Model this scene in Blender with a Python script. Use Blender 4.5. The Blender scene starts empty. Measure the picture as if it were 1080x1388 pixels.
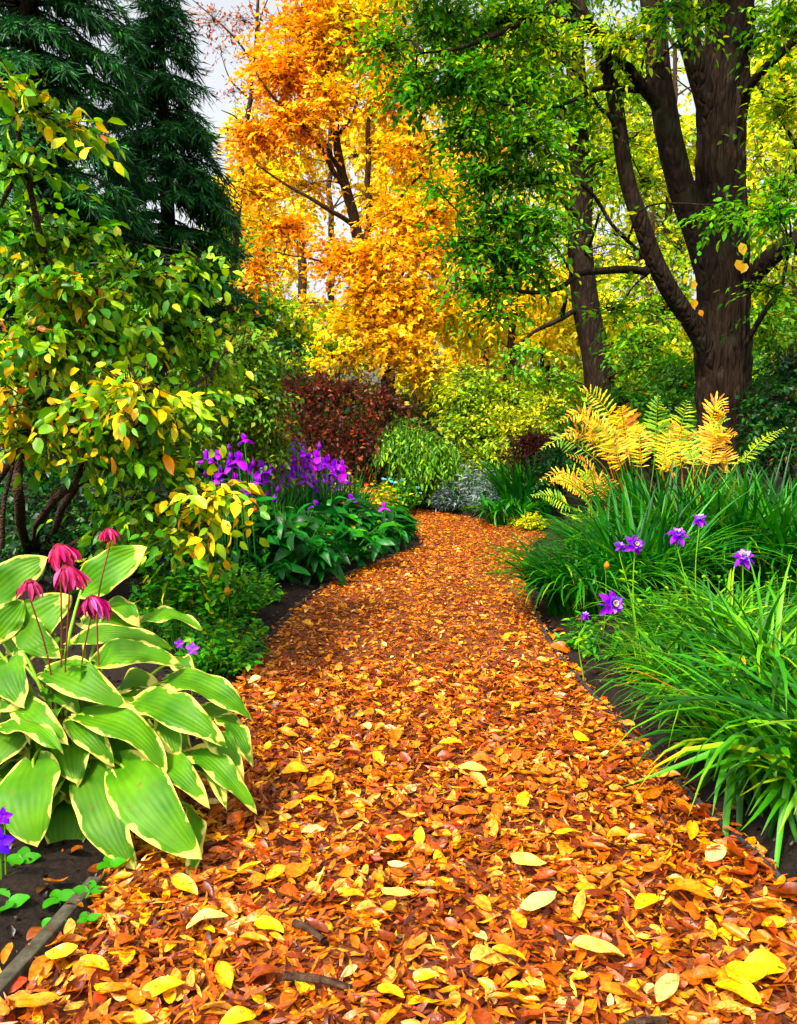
import bpy, math, random
import numpy as np
from mathutils import Matrix, Vector
random.seed(5)
rng = np.random.default_rng(7)
R = math.radians
scene = bpy.context.scene
col = scene.collection

# ------------------------------------------------------------------ camera
F = 1150.0; CAM_H = 1.25; PITCH = math.atan(124 / F)
cam_data = bpy.data.cameras.new('camera')
cam_data.sensor_fit = 'VERTICAL'; cam_data.sensor_height = 36.0
cam_data.lens = 36.0 * F / 1388.0
cam_data.clip_start = 0.05; cam_data.clip_end = 2000
cam = bpy.data.objects.new('camera', cam_data); col.objects.link(cam)
cam.location = (0, 0, CAM_H); cam.rotation_euler = (R(90) - PITCH, 0, 0)
scene.camera = cam

# ------------------------------------------------------------------ sky, sun, exposure
SUN_EL, SUN_AZ = R(52), R(-146)          # azimuth measured from +Y (ahead) towards +X
world = bpy.data.worlds.new('World'); scene.world = world; world.use_nodes = True
wn = world.node_tree; wn.nodes.clear()
sky = wn.nodes.new('ShaderNodeTexSky'); sky.sky_type = 'NISHITA'; sky.sun_disc = False
sky.sun_elevation = SUN_EL; sky.sun_rotation = SUN_AZ
sky.dust_density = 6.0; sky.air_density = 1.0; sky.ozone_density = 1.0
hs = wn.nodes.new('ShaderNodeHueSaturation'); hs.inputs['Saturation'].default_value = 0.22; hs.inputs['Value'].default_value = 1.45
bg = wn.nodes.new('ShaderNodeBackground'); bg.inputs['Strength'].default_value = 0.15
wo = wn.nodes.new('ShaderNodeOutputWorld')
wn.links.new(sky.outputs[0], hs.inputs['Color']); wn.links.new(hs.outputs[0], bg.inputs['Color'])
wn.links.new(bg.outputs[0], wo.inputs['Surface'])
sun_d = bpy.data.lights.new('sun', 'SUN'); sun_d.energy = 4.6; sun_d.angle = R(5.0)
sun_d.color = (1.0, 0.89, 0.68)
sun = bpy.data.objects.new('sun', sun_d); col.objects.link(sun)
sdir = Vector((math.sin(SUN_AZ) * math.cos(SUN_EL), math.cos(SUN_AZ) * math.cos(SUN_EL), math.sin(SUN_EL)))
sun.rotation_euler = sdir.to_track_quat('Z', 'Y').to_euler()
vs = scene.view_settings
vs.view_transform = 'Standard'; vs.look = 'None'; vs.exposure = 0.66; vs.gamma = 1.0
vs.use_curve_mapping = False
cy = scene.cycles
cy.max_bounces = 6; cy.diffuse_bounces = 3; cy.glossy_bounces = 2; cy.transmission_bounces = 4
cy.transparent_max_bounces = 4; cy.caustics_reflective = False; cy.caustics_refractive = False
cy.use_denoising = True
cy.sample_clamp_indirect = 6.0

# ------------------------------------------------------------------ helpers
cp, sp_ = math.cos(PITCH), math.sin(PITCH)
def ray(px, py):
    u = (px - 540) / F; v = (694 - py) / F
    return np.array([u, cp + v * sp_, -sp_ + v * cp])
def P(px, py, d):
    r = ray(px, py); return np.array([0, 0, CAM_H]) + r * (d / r[1])
def G(px, py, z=0.0):
    r = ray(px, py); return np.array([0, 0, CAM_H]) + r * ((z - CAM_H) / r[2])
def project(p):
    p = np.asarray(p) - np.array([0, 0, CAM_H])
    x = p[..., 0]; dep = p[..., 1] * cp - p[..., 2] * sp_; v = p[..., 1] * sp_ + p[..., 2] * cp
    dep = np.maximum(dep, 1e-3)
    return 540 + F * x / dep, 694 - F * v / dep, dep
def unit(a):
    return a / np.maximum(np.linalg.norm(a, axis=-1, keepdims=True), 1e-9)
def vnoise(p, seed=0):
    p = np.asarray(p, float); i = np.floor(p).astype(np.int64); f = p - i; f = f * f * (3 - 2 * f)
    def h(ix, iy, iz):
        n = (ix * 374761393 + iy * 668265263 + iz * 2147483647 + seed * 1274126177) & 0xffffffff
        n = ((n ^ (n >> 13)) * 1274126177) & 0xffffffff
        n = (n ^ (n >> 16)) & 0xffff
        return n / 65535.0
    r = 0
    for a in (0, 1):
        for b in (0, 1):
            for c in (0, 1):
                w = (f[..., 0] if a else 1 - f[..., 0]) * (f[..., 1] if b else 1 - f[..., 1]) * (f[..., 2] if c else 1 - f[..., 2])
                r = r + w * h(i[..., 0] + a, i[..., 1] + b, i[..., 2] + c)
    return r
def fbm(p, o=3, seed=0):
    r = 0; a = 0.5
    for k in range(o):
        r = r + a * vnoise(np.asarray(p) * 2 ** k, seed + k); a *= 0.5
    return r
def L(h):
    h = h.lstrip('#'); c = np.array([int(h[i:i + 2], 16) / 255 for i in (0, 2, 4)])
    return np.where(c <= 0.04045, c / 12.92, ((c + 0.055) / 1.055) ** 2.4)

class MB:
    """collects vertices and faces; build() links them as one mesh object"""
    def __init__(s): s.v = []; s.t = []; s.q = []; s.c = []; s.n = 0; s.a = {}
    def add(s, V, tris=None, quads=None, c=(1, 1, 1), **attrs):
        V = np.asarray(V, float).reshape(-1, 3); k = len(V); s.v.append(V)
        if tris is not None and len(tris): s.t.append(np.asarray(tris, np.int64).reshape(-1, 3) + s.n)
        if quads is not None and len(quads): s.q.append(np.asarray(quads, np.int64).reshape(-1, 4) + s.n)
        c = np.asarray(c, float)
        s.c.append(np.broadcast_to(c, (k, 3)) if c.ndim == 1 else c)
        for kk, vv in attrs.items(): s.a.setdefault(kk, []).append(np.asarray(vv, float).ravel())
        s.n += k
    def mesh(s, name, mat=None, off=(0, 0, 0), smooth=True):
        V = np.concatenate(s.v) - np.asarray(off, float)
        t = np.concatenate(s.t) if s.t else np.zeros((0, 3), np.int64)
        q = np.concatenate(s.q) if s.q else np.zeros((0, 4), np.int64)
        me = bpy.data.meshes.new(name)
        me.vertices.add(len(V)); me.vertices.foreach_set('co', V.astype(np.float32).ravel())
        nl = len(t) * 3 + len(q) * 4
        me.loops.add(nl); me.loops.foreach_set('vertex_index', np.concatenate([t.ravel(), q.ravel()]).astype(np.int32))
        me.polygons.add(len(t) + len(q))
        ls = np.concatenate([np.arange(len(t)) * 3, len(t) * 3 + np.arange(len(q)) * 4]).astype(np.int32)
        me.polygons.foreach_set('loop_start', ls)
        me.update(calc_edges=True)
        me.polygons.foreach_set('use_smooth', np.full(len(t) + len(q), smooth, bool))
        C = np.concatenate(s.c); C4 = np.ones((len(V), 4), np.float32); C4[:, :3] = C
        at = me.attributes.new('Col', 'FLOAT_COLOR', 'POINT'); at.data.foreach_set('color', C4.ravel())
        for kk, vv in s.a.items():
            A = me.attributes.new(kk, 'FLOAT', 'POINT'); A.data.foreach_set('value', np.concatenate(vv).astype(np.float32))
        if mat: me.materials.append(mat)
        return me
    def build(s, name, mat, parent=None, smooth=True, stuff=False):
        off = wloc(parent) if parent is not None else (0, 0, 0)
        o = bpy.data.objects.new(name, s.mesh(name, mat, off, smooth)); col.objects.link(o)
        if parent is not None: o.parent = parent
        if stuff: o['kind'] = 'stuff'
        return o
def wloc(o):
    r = np.zeros(3)
    while o is not None:
        r = r + np.array(o.location); o = o.parent
    return r
def thing(name, loc, label, cat, group=None):
    o = bpy.data.objects.new(name, None); col.objects.link(o)
    o.location = tuple(float(x) for x in loc); o.empty_display_size = 0.1
    return tag(o, label, cat, group, 'thing')
def tag(o, label=None, cat=None, group=None, kind=None):
    if label: o['label'] = label
    if cat: o['category'] = cat
    if group: o['group'] = group
    if kind: o['kind'] = kind
    return o
def inst(name, me, pos, A, parent, color=(1, 1, 1)):
    """one object that shares mesh me; A 3x3 columns = axes (scaled), pos in world space"""
    o = bpy.data.objects.new(name, me); col.objects.link(o); o.parent = parent
    p = np.asarray(pos) - wloc(parent)
    M = np.eye(4); M[:3, :3] = A; M[:3, 3] = p
    o.matrix_basis = Matrix(M.tolist()); o.color = (*[float(x) for x in color], 1.0)
    return o

# ------------------------------------------------------------------ materials
def nodes(name):
    m = bpy.data.materials.new(name); m.use_nodes = True; nt = m.node_tree; nt.nodes.clear()
    return m, nt, nt.nodes.new('ShaderNodeOutputMaterial')
def N(nt, t, **kw):
    n = nt.nodes.new(t)
    for k, v in kw.items():
        if k.startswith('i_'): n.inputs[k[2:].replace('_', ' ')].default_value = v
        else: setattr(n, k, v)
    return n
def mixc(nt, a, b, fac=None, blend='MIX', f=0.5):
    n = nt.nodes.new('ShaderNodeMix'); n.data_type = 'RGBA'; n.blend_type = blend
    n.inputs[0].default_value = f
    for i, x in ((6, a), (7, b)):
        if isinstance(x, (tuple, list, np.ndarray)): n.inputs[i].default_value = (*[float(y) for y in x[:3]], 1)
        else: nt.links.new(x, n.inputs[i])
    if fac is not None: nt.links.new(fac, n.inputs[0])
    return n.outputs[2]
def ramp(nt, fac, stops):
    r = nt.nodes.new('ShaderNodeValToRGB'); e = r.color_ramp.elements
    while len(e) < len(stops): e.new(0.5)
    for k, (p, c) in enumerate(stops):
        e[k].position = p; e[k].color = (*[float(y) for y in c[:3]], 1)
    nt.links.new(fac, r.inputs[0]); return r.outputs[0]
def pigment(nt, sat=1.12):
    a = N(nt, 'ShaderNodeAttribute', attribute_name='Col'); oi = N(nt, 'ShaderNodeObjectInfo')
    h = N(nt, 'ShaderNodeHueSaturation', i_Saturation=sat); nt.links.new(mixc(nt, a.outputs['Color'], oi.outputs['Color'], blend='MULTIPLY', f=1.0), h.inputs['Color'])
    return h.outputs[0]
def leaf_shader(nt, out, c, rough, trans, spec, bump=None):
    p = N(nt, 'ShaderNodeBsdfPrincipled'); p.inputs['Roughness'].default_value = rough
    p.inputs['Specular IOR Level'].default_value = spec
    nt.links.new(c, p.inputs['Base Color'])
    if bump is not None: nt.links.new(bump, p.inputs['Normal'])
    if trans > 0:
        t = N(nt, 'ShaderNodeBsdfTranslucent')
        g = N(nt, 'ShaderNodeGamma'); g.inputs[1].default_value = 0.85
        nt.links.new(c, g.inputs[0]); nt.links.new(g.outputs[0], t.inputs['Color'])
        m = N(nt, 'ShaderNodeMixShader'); m.inputs[0].default_value = trans
        nt.links.new(p.outputs[0], m.inputs[1]); nt.links.new(t.outputs[0], m.inputs[2])
        nt.links.new(m.outputs[0], out.inputs[0])
    else: nt.links.new(p.outputs[0], out.inputs[0])
def leaf_mat(name, rough=0.5, trans=0.35, spec=0.4, mottle=0.0, mscale=40.0, spots=None, sat=1.12):
    m, nt, out = nodes(name); c = pigment(nt, sat)
    bump = None
    if mottle > 0:
        tc = N(nt, 'ShaderNodeTexCoord'); oi = N(nt, 'ShaderNodeObjectInfo')
        geo = N(nt, 'ShaderNodeNewGeometry')
        n = N(nt, 'ShaderNodeTexNoise', i_Scale=mscale, i_Detail=3.0, i_Roughness=0.6)
        nt.links.new(geo.outputs['Position'], n.inputs['Vector'])
        dark = mixc(nt, c, spots if spots is not None else (0.25, 0.22, 0.15), blend='MULTIPLY', f=mottle)
        f = ramp(nt, n.outputs['Fac'], [(0.42, (0, 0, 0)), (0.68, (1, 1, 1))])
        c = mixc(nt, c, dark, fac=f)
        b = N(nt, 'ShaderNodeBump', i_Strength=0.35, i_Distance=0.004)
        nt.links.new(n.outputs['Fac'], b.inputs['Height']); bump = b.outputs[0]
    leaf_shader(nt, out, c, rough, trans, spec, bump)
    return m
def bark_mat(name, c1, c2, c3, scale=6.0, stretch=0.22, strength=0.8):
    m, nt, out = nodes(name)
    tc = N(nt, 'ShaderNodeNewGeometry')
    mp = N(nt, 'ShaderNodeMapping'); mp.inputs['Scale'].default_value = (1, 1, stretch)
    nt.links.new(tc.outputs['Position'], mp.inputs[0])
    n1 = N(nt, 'ShaderNodeTexNoise', i_Scale=scale * 3.5, i_Detail=6.0, i_Roughness=0.65)
    n2 = N(nt, 'ShaderNodeTexNoise', i_Scale=scale * 0.5, i_Detail=5.0)
    v = N(nt, 'ShaderNodeTexVoronoi', i_Scale=scale * 2.2, feature='DISTANCE_TO_EDGE')
    nt.links.new(mp.outputs[0], n1.inputs['Vector']); nt.links.new(mp.outputs[0], v.inputs['Vector'])
    nt.links.new(tc.outputs['Position'], n2.inputs['Vector'])
    cc = ramp(nt, n1.outputs['Fac'], [(0.3, c1), (0.55, c2), (0.75, c3)])
    moss = ramp(nt, n2.outputs['Fac'], [(0.55, (0, 0, 0)), (0.75, (1, 1, 1))])
    cc = mixc(nt, cc, (0.042, 0.05, 0.02), fac=mixc(nt, moss, (0.6, 0.6, 0.6), blend='MULTIPLY', f=1.0))
    h = mixc(nt, ramp(nt, v.outputs[0], [(0.0, (0, 0, 0)), (0.25, (1, 1, 1))]), n1.outputs['Fac'], f=0.5)
    b = N(nt, 'ShaderNodeBump', i_Strength=strength, i_Distance=0.045); nt.links.new(h, b.inputs['Height'])
    p = N(nt, 'ShaderNodeBsdfPrincipled', i_Roughness=0.9); p.inputs['Specular IOR Level'].default_value = 0.15
    nt.links.new(cc, p.inputs['Base Color']); nt.links.new(b.outputs[0], p.inputs['Normal'])
    nt.links.new(p.outputs[0], out.inputs[0]); return m
def ground_mat(name, cols, scale, strength=0.6, dist=0.01, rough=0.95):
    m, nt, out = nodes(name); g = N(nt, 'ShaderNodeNewGeometry')
    n = N(nt, 'ShaderNodeTexNoise', i_Scale=scale, i_Detail=8.0, i_Roughness=0.7)
    n2 = N(nt, 'ShaderNodeTexNoise', i_Scale=scale * 0.08, i_Detail=3.0)
    for x in (n, n2): nt.links.new(g.outputs['Position'], x.inputs['Vector'])
    c = ramp(nt, n.outputs['Fac'], [(0.3, cols[0]), (0.5, cols[1]), (0.7, cols[2])])
    c = mixc(nt, c, cols[0], fac=ramp(nt, n2.outputs['Fac'], [(0.4, (0, 0, 0)), (0.8, (0.6, 0.6, 0.6))]))
    b = N(nt, 'ShaderNodeBump', i_Strength=strength, i_Distance=dist); nt.links.new(n.outputs['Fac'], b.inputs['Height'])
    p = N(nt, 'ShaderNodeBsdfPrincipled', i_Roughness=rough); p.inputs['Specular IOR Level'].default_value = 0.2
    nt.links.new(c, p.inputs['Base Color']); nt.links.new(b.outputs[0], p.inputs['Normal'])
    nt.links.new(p.outputs[0], out.inputs[0]); return m
M_leaf = leaf_mat('leaf', 0.5, 0.4, 0.35)
M_gloss = leaf_mat('glossy_leaf', 0.42, 0.32, 0.35, mottle=0.35, mscale=30.0, spots=(0.6, 0.55, 0.3))
M_blade = leaf_mat('grass_blade', 0.45, 0.35, 0.35, mottle=0.4, mscale=14.0, spots=(0.55, 0.6, 0.4))
M_petal = leaf_mat('petal', 0.55, 0.35, 0.25)
M_needle = leaf_mat('needle', 0.6, 0.12, 0.3)
M_dry = leaf_mat('dry_leaf', 0.40, 0.18, 0.45, mottle=0.8, mscale=85.0, spots=(0.45, 0.24, 0.13), sat=1.1)
M_bark = bark_mat('bark', (0.005, 0.0028, 0.0018), (0.019, 0.0098, 0.0052), (0.058, 0.033, 0.018))
M_bark2 = bark_mat('bark_brown', (0.02, 0.010, 0.0055), (0.055, 0.028, 0.015), (0.11, 0.064, 0.036), scale=9)
M_twig = bark_mat('twig_bark', (0.03, 0.017, 0.01), (0.07, 0.04, 0.022), (0.12, 0.075, 0.045), scale=20, stretch=1)
M_soil = ground_mat('soil', [(0.006, 0.0035, 0.0028), (0.016, 0.009, 0.006), (0.04, 0.022, 0.014)], 60.0, 1.0, 0.02)
M_mulch = ground_mat('mulch', [(0.05, 0.012, 0.004), (0.16, 0.04, 0.01), (0.32, 0.10, 0.022)], 60.0)

# ------------------------------------------------------------------ leaf and blade templates (x = along, y = across, z = normal), length 1
def tpl_diamond(w=0.5, fold=0.12, bend=0.08):
    V = np.array([[0, 0, 0], [0.42, -w / 2, fold], [0.42, w / 2, fold], [1, 0, -bend], [0.45, 0, 0.02]])
    return V, np.array([[0, 1, 4], [0, 4, 2], [4, 1, 3], [4, 3, 2]]), None
def tpl_mid(w=0.5, fold=0.1, bend=0.15):
    V = [[0, 0, 0]]
    for t, k in ((0.28, 0.88), (0.62, 0.86)):
        z = -bend * t * t
        V += [[t, -w / 2 * k, z + fold], [t, 0, z], [t, w / 2 * k, z + fold]]
    V += [[1, 0, -bend]]
    return (np.array(V), np.array([[0, 1, 2], [0, 2, 3], [4, 7, 5], [5, 7, 6]]), np.array([[1, 4, 5, 2], [2, 5, 6, 3]]))
def tpl_maple(bend=0.12):
    pts = [(0, 0), (0.3, -0.5), (0.5, -0.2), (1, 0), (0.5, 0.2), (0.3, 0.5)]
    V = [[0.42, 0, 0.04]] + [[x, y, -bend * (x - 0.4) ** 2 - 0.2 * y * y + random.uniform(-.03, .03)] for x, y in pts]
    return np.array(V), np.array([[0, k + 1, (k + 1) % 6 + 1] for k in range(6)]), None
def grid_faces(a, b):
    q = []
    for i in range(a - 1):
        for j in range(b - 1):
            q.append([i * b + j, i * b + j + 1, (i + 1) * b + j + 1, (i + 1) * b + j])
    return np.array(q)
def tpl_curl(seed, w=0.55, nl=7, nw=5, curl=0.5, bend=0.2):
    r = random.Random(seed); V = []
    tw = r.uniform(-0.5, 0.5); b = r.uniform(-bend, bend); cu = r.uniform(0.1, curl) * r.choice((1, 1, -1)); ph = r.uniform(0, 6)
    for i in range(nl):
        t = i / (nl - 1); wd = w / 2 * (math.sin(math.pi * min(1, t * 0.97 + 0.015) ** 0.85) ** 0.7 + 0.02)
        for j in range(nw):
            s = j / (nw - 1) * 2 - 1; a = s * cu * 1.6
            y = wd * s * (math.sin(a) / a if abs(a) > 1e-3 else 1); z = wd * abs(s) * abs(math.sin(a * 0.5)) * (1.3 if cu > 0 else -1.3)
            ang = tw * (t - 0.5); y, z = y * math.cos(ang) - z * math.sin(ang), y * math.sin(ang) + z * math.cos(ang)
            z += b * 4 * (t - 0.5) ** 2 * 0.5 + 0.025 * math.sin(t * 9 + s * 3 + ph)
            V.append([t - 0.5, y, z])
    return np.array(V), None, grid_faces(nl, nw)
def tpl_blade(seed, e0, e1, w=0.03, nl=9, kink=0.0, fold=0.35):
    r = random.Random(seed); V = []; x = z = y = 0.0; yaw = 0; dy = r.uniform(-0.6, 0.6)
    for i in range(nl):
        t = i / (nl - 1); e = R(e0 + (e1 - e0) * (t ** 1.25 if not kink else (0.12 * t if t < kink else 0.85 + 0.15 * t)))
        wd = w / 2 * min(1, 0.55 + t * 2.2) * max(0.03, (1 - t ** 3.0))
        n = (-math.sin(e), math.cos(e))
        V += [[x, y - wd, z], [x - n[0] * wd * fold, y, z - n[1] * wd * fold], [x, y + wd, z]]
        st = 1 / (nl - 1); x += math.cos(e) * st; z += math.sin(e) * st; y += dy * t * st
    q = []
    for i in range(nl - 1):
        a = i * 3
        q += [[a, a + 1, a + 4, a + 3], [a + 1, a + 2, a + 5, a + 4]]
    return np.array(V), None, np.array(q)
def tpl_mesh(name, tpl, mat, c=(1, 1, 1)):
    mb = MB(); mb.add(tpl[0], tpl[1], tpl[2], c); return mb.mesh(name, mat)
def frames(X, Nh):
    X = unit(X); Y = unit(np.cross(Nh, X)); Z = np.cross(X, Y); return np.stack([X, Y, Z], axis=-1)
def spread(mb, tpls, pos, A, cols, pick=None):
    """A (n,3,3) scaled axes in columns"""
    n = len(pos)
    if n == 0: return
    if pick is None: pick = rng.integers(0, len(tpls), n)
    for k, (V, t, q) in enumerate(tpls):
        I = np.nonzero(pick == k)[0]
        if not len(I): continue
        W = np.einsum('nij,kj->nki', A[I], V) + pos[I][:, None, :]
        kk = len(V); off = (np.arange(len(I)) * kk)[:, None, None]
        mb.add(W.reshape(-1, 3), (t[None] + off).reshape(-1, 3) if t is not None else None,
               (q[None] + off).reshape(-1, 4) if q is not None else None, np.repeat(cols[I], kk, axis=0))
def tubes(mb, pts, rad, sides=5, c=(1, 1, 1)):
    """pts (m,k,3), rad (m,k)"""
    pts = np.asarray(pts, float); rad = np.asarray(rad, float); m, k, _ = pts.shape
    T = unit(np.gradient(pts, axis=1)); mean = unit(pts[:, -1] - pts[:, 0])
    ref = np.where(np.abs(mean[:, 2:3]) > 0.6, np.array([[1.0, 0.15, 0]]), np.array([[0.1, 0.1, 1.0]]))[:, None, :]
    S = unit(np.cross(T, np.broadcast_to(ref, T.shape))); U = np.cross(S, T)
    an = np.arange(sides) * 2 * math.pi / sides
    ring = pts[:, :, None, :] + rad[:, :, None, None] * (np.cos(an)[None, None, :, None] * S[:, :, None, :] + np.sin(an)[None, None, :, None] * U[:, :, None, :])
    base = (np.arange(m) * k * sides)[:, None, None]
    i = np.arange(k - 1)[:, None] * sides; j = np.arange(sides)[None, :]; j2 = (j + 1) % sides
    q = np.stack([i + j, i + j2, i + sides + j2, i + sides + j], -1).reshape(-1, 4)
    mb.add(ring.reshape(-1, 3), None, (q[None] + base).reshape(-1, 4), c)
def smooth_path(pts, n):
    pts = np.asarray(pts, float); k = len(pts)
    if k == 2: return pts[0] + (pts[1] - pts[0]) * np.linspace(0, 1, n)[:, None]
    e = np.vstack([2 * pts[0] - pts[1], pts, 2 * pts[-1] - pts[-2]]); u = np.linspace(0, k - 1 - 1e-9, n)
    i = u.astype(int); f = (u - i)[:, None]; a, b, c, d = e[i], e[i + 1], e[i + 2], e[i + 3]
    return 0.5 * (2 * b + (c - a) * f + (2 * a - 5 * b + 4 * c - d) * f ** 2 + (3 * b - a - 3 * c + d) * f ** 3)
def limb(name, pts, r0, r1, mat, parent, sides=8, n=None, wob=0.0, ridge=0.0, rp=1.0):
    """one branch or trunk as its own mesh; ridge adds bark relief"""
    n = n or max(6, len(pts) * 4); q = smooth_path(pts, n)
    if wob: q = q + (np.stack([vnoise(q * 1.7 + k * 31, k) for k in range(3)], -1) - 0.5) * wob
    rad = r0 + (r1 - r0) * np.linspace(0, 1, n) ** rp
    mb = MB(); tubes(mb, q[None], rad[None], sides)
    if ridge:
        V = mb.v[0].reshape(n, sides, 3); cen = q[:, None, :]; D = unit(V - cen)
        an = np.arange(sides) / sides * 2 * math.pi
        s = np.cumsum(np.r_[0, np.linalg.norm(np.diff(q, axis=0), axis=1)])
        pp = np.stack(np.broadcast_arrays(np.cos(an)[None] * 6.5, np.sin(an)[None] * 6.5, s[:, None] * 1.1), -1)
        r1_ = np.abs(vnoise(pp * np.array([1.0, 1.0, 1.6]), 3) - 0.5) * 2; r2_ = np.abs(vnoise(pp * np.array([2.2, 2.2, 4.0]), 9) - 0.5) * 2
        big = vnoise(pp * np.array([0.25, 0.25, 0.3]), 11) - 0.5
        mb.v[0] = (V + D * (((r1_ ** 0.6 - 0.5) * ridge + (r2_ ** 0.6 - 0.5) * ridge * 0.6 + big * ridge * 1.6) * rad.mean() / 0.35)[..., None]).reshape(-1, 3)
    return mb.build(name, mat, parent), q
def pick_colors(pal, n, idx=None):
    cs = np.array([c for c, w in pal]); w = np.array([w for c, w in pal], float); w /= w.sum()
    return cs[rng.choice(len(cs), n, p=w)]
def in_frame(p, m=20):
    x, y, d = project(p); return (x > -m) & (x < 1080 + m) & (y > -m) & (y < 1388 + m)
# ------------------------------------------------------------------ path outline (matched stations left / right)
Lpx = [(-150, 1500), (-40, 1388), (40, 1310), (120, 1230), (200, 1130), (270, 1040), (322, 950), (358, 880), (402, 828), (452, 791), (512, 764), (558, 746), (572, 737), (566, 727), (556, 716), (545, 706), (500, 700), (400, 697), (250, 695)]
Rpx = [(1330, 1500), (1200, 1388), (1130, 1290), (1050, 1195), (960, 1110), (880, 1030), (805, 950), (755, 890), (728, 840), (714, 795), (716, 758), (726, 738), (736, 726), (700, 714), (645, 705), (602, 697), (545, 689), (430, 684), (250, 682)]
Lw = smooth_path([G(*p) for p in Lpx], 140)[:, :2]; Rw = smooth_path([G(*p) for p in Rpx], 140)[:, :2]
poly = np.vstack([Lw, Rw[::-1]])
def in_path(x, y):
    ins = np.zeros(x.shape, bool); a = poly; b = np.roll(poly, -1, 0)
    for (x0, y0), (x1, y1) in zip(a, b):
        c = ((y0 > y) != (y1 > y)); ins ^= c & (x < (x1 - x0) * (y - y0) / (y1 - y0 + 1e-12) + x0)
    return ins
def path_dist(x, y):
    dm = np.full(x.shape, 1e9)
    for E in (Lw, Rw):
        for (x0, y0), (x1, y1) in zip(E[:-1], E[1:]):
            dx, dy = x1 - x0, y1 - y0; t = np.clip(((x - x0) * dx + (y - y0) * dy) / (dx * dx + dy * dy + 1e-12), 0, 1)
            dm = np.minimum(dm, (x - x0 - t * dx) ** 2 + (y - y0 - t * dy) ** 2)
    return np.sqrt(dm)
def ground_z(x, y):
    x = np.asarray(x, float); y = np.asarray(y, float)
    d = np.where(in_path(x, y), 0, path_dist(x, y))
    near = np.clip(1 - (np.hypot(x, y - 6) - 14) / 10, 0, 1)
    n = fbm(np.stack([x * 6, y * 6, x * 0], -1), 3, 2) - 0.42
    return np.where(d <= 0, -0.05, np.clip(d * 0.35, 0, 0.07) * near + n * 0.07 * near * np.clip(d * 8, 0, 1) - 0.012)
ax = np.concatenate([-np.geomspace(6, 400, 26)[::-1], np.arange(-5.95, 5.96, 0.085), np.geomspace(6, 400, 26)])
ay = np.concatenate([-np.geomspace(1, 60, 12)[::-1], np.arange(-0.9, 14, 0.085), np.geomspace(14.05, 600, 30)])
gx, gy = np.meshgrid(ax, ay); gz = ground_z(gx.ravel(), gy.ravel()).reshape(gx.shape)
mb = MB(); mb.add(np.stack([gx, gy, gz], -1), None, grid_faces(len(ay), len(ax)))
ground = mb.build('ground', M_soil); tag(ground, 'dark bare garden soil of the planting beds', 'soil', kind='structure')

def path_pt(s, t):
    s = np.asarray(s); k = np.clip(s * 139, 0, 138.999); i = k.astype(int); f = (k - i)[:, None]
    l = Lw[i] * (1 - f) + Lw[i + 1] * f; r = Rw[i] * (1 - f) + Rw[i + 1] * f
    return l + (r - l) * np.asarray(t)[:, None]
S, T = np.meshgrid(np.linspace(0, 1, 260), np.linspace(0, 1, 40), indexing='ij')
pp = path_pt(S.ravel(), T.ravel())
pz = 0.006 + 0.03 * (fbm(np.stack([pp[:, 0] * 9, pp[:, 1] * 9, pp[:, 0] * 0], -1), 3, 5) - 0.4)
mb = MB(); mb.add(np.c_[pp, pz], None, grid_faces(260, 40)[:, ::-1])
path = mb.build('path', M_mulch); tag(path, 'winding garden path covered with orange fallen leaves and bark mulch', 'path', kind='structure')

# fallen leaves -----------------------------------------------------
PAL_LITTER = [(L('c8641a'), 24), (L('9c460f'), 18), (L('e08a26'), 23), (L('703010'), 12), (L('dca458'), 15), (L('e6a624'), 13), (L('c87e42'), 13), (L('ecb824'), 2), (L('e6cc8c'), 2.6), (L('b03c12'), 5)]
PAL_SHRED = [(L('a84e12'), 28), (L('74300c'), 26), (L('cc701e'), 24), (L('481c0a'), 16), (L('d89c48'), 11), (L('e4b864'), 4)]
def flat_frames(n, tilt, rg=rng):
    az = rg.uniform(0, 2 * math.pi, n); up = np.stack([rg.normal(0, tilt, n), rg.normal(0, tilt, n), np.ones(n)], -1)
    X = np.stack([np.cos(az), np.sin(az), rg.normal(0, tilt * 0.7, n)], -1)
    return frames(X, unit(up))
litter_tpl = [tpl_curl(k, w=0.42 + 0.05 * (k % 5), nl=6, nw=4, curl=0.75 if k % 3 else 0.35, bend=0.3) for k in range(14)]
litter_far = [tpl_curl(40 + k, w=0.42 + 0.05 * (k % 5), nl=4, nw=3, curl=0.7, bend=0.3) for k in range(8)]
shred_tpl = [tpl_curl(80 + k, w=0.13 + 0.05 * (k % 4), nl=4, nw=2, curl=0.3, bend=0.4) for k in range(8)]
def sample_path(n, y0, y1, spill=0.015):
    out = []
    got = 0
    while got < n:
        s = rng.uniform(0, 1, n * 3); t = rng.uniform(-spill, 1 + spill, n * 3); p = path_pt(s, t)
        # area weighting: keep with probability proportional to local width * station length
        k = np.clip((s * 139).astype(int), 0, 138)
        area = np.linalg.norm(Rw[k] - Lw[k], axis=1) * (np.linalg.norm(Lw[k + 1] - Lw[k], axis=1) + np.linalg.norm(Rw[k + 1] - Rw[k], axis=1))
        keep = (p[:, 1] > y0) & (p[:, 1] < y1) & (rng.uniform(0, area.max(), n * 3) < area)
        p = p[keep]; out.append(p); got += len(p)
    return np.vstack(out)[:n]
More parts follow.
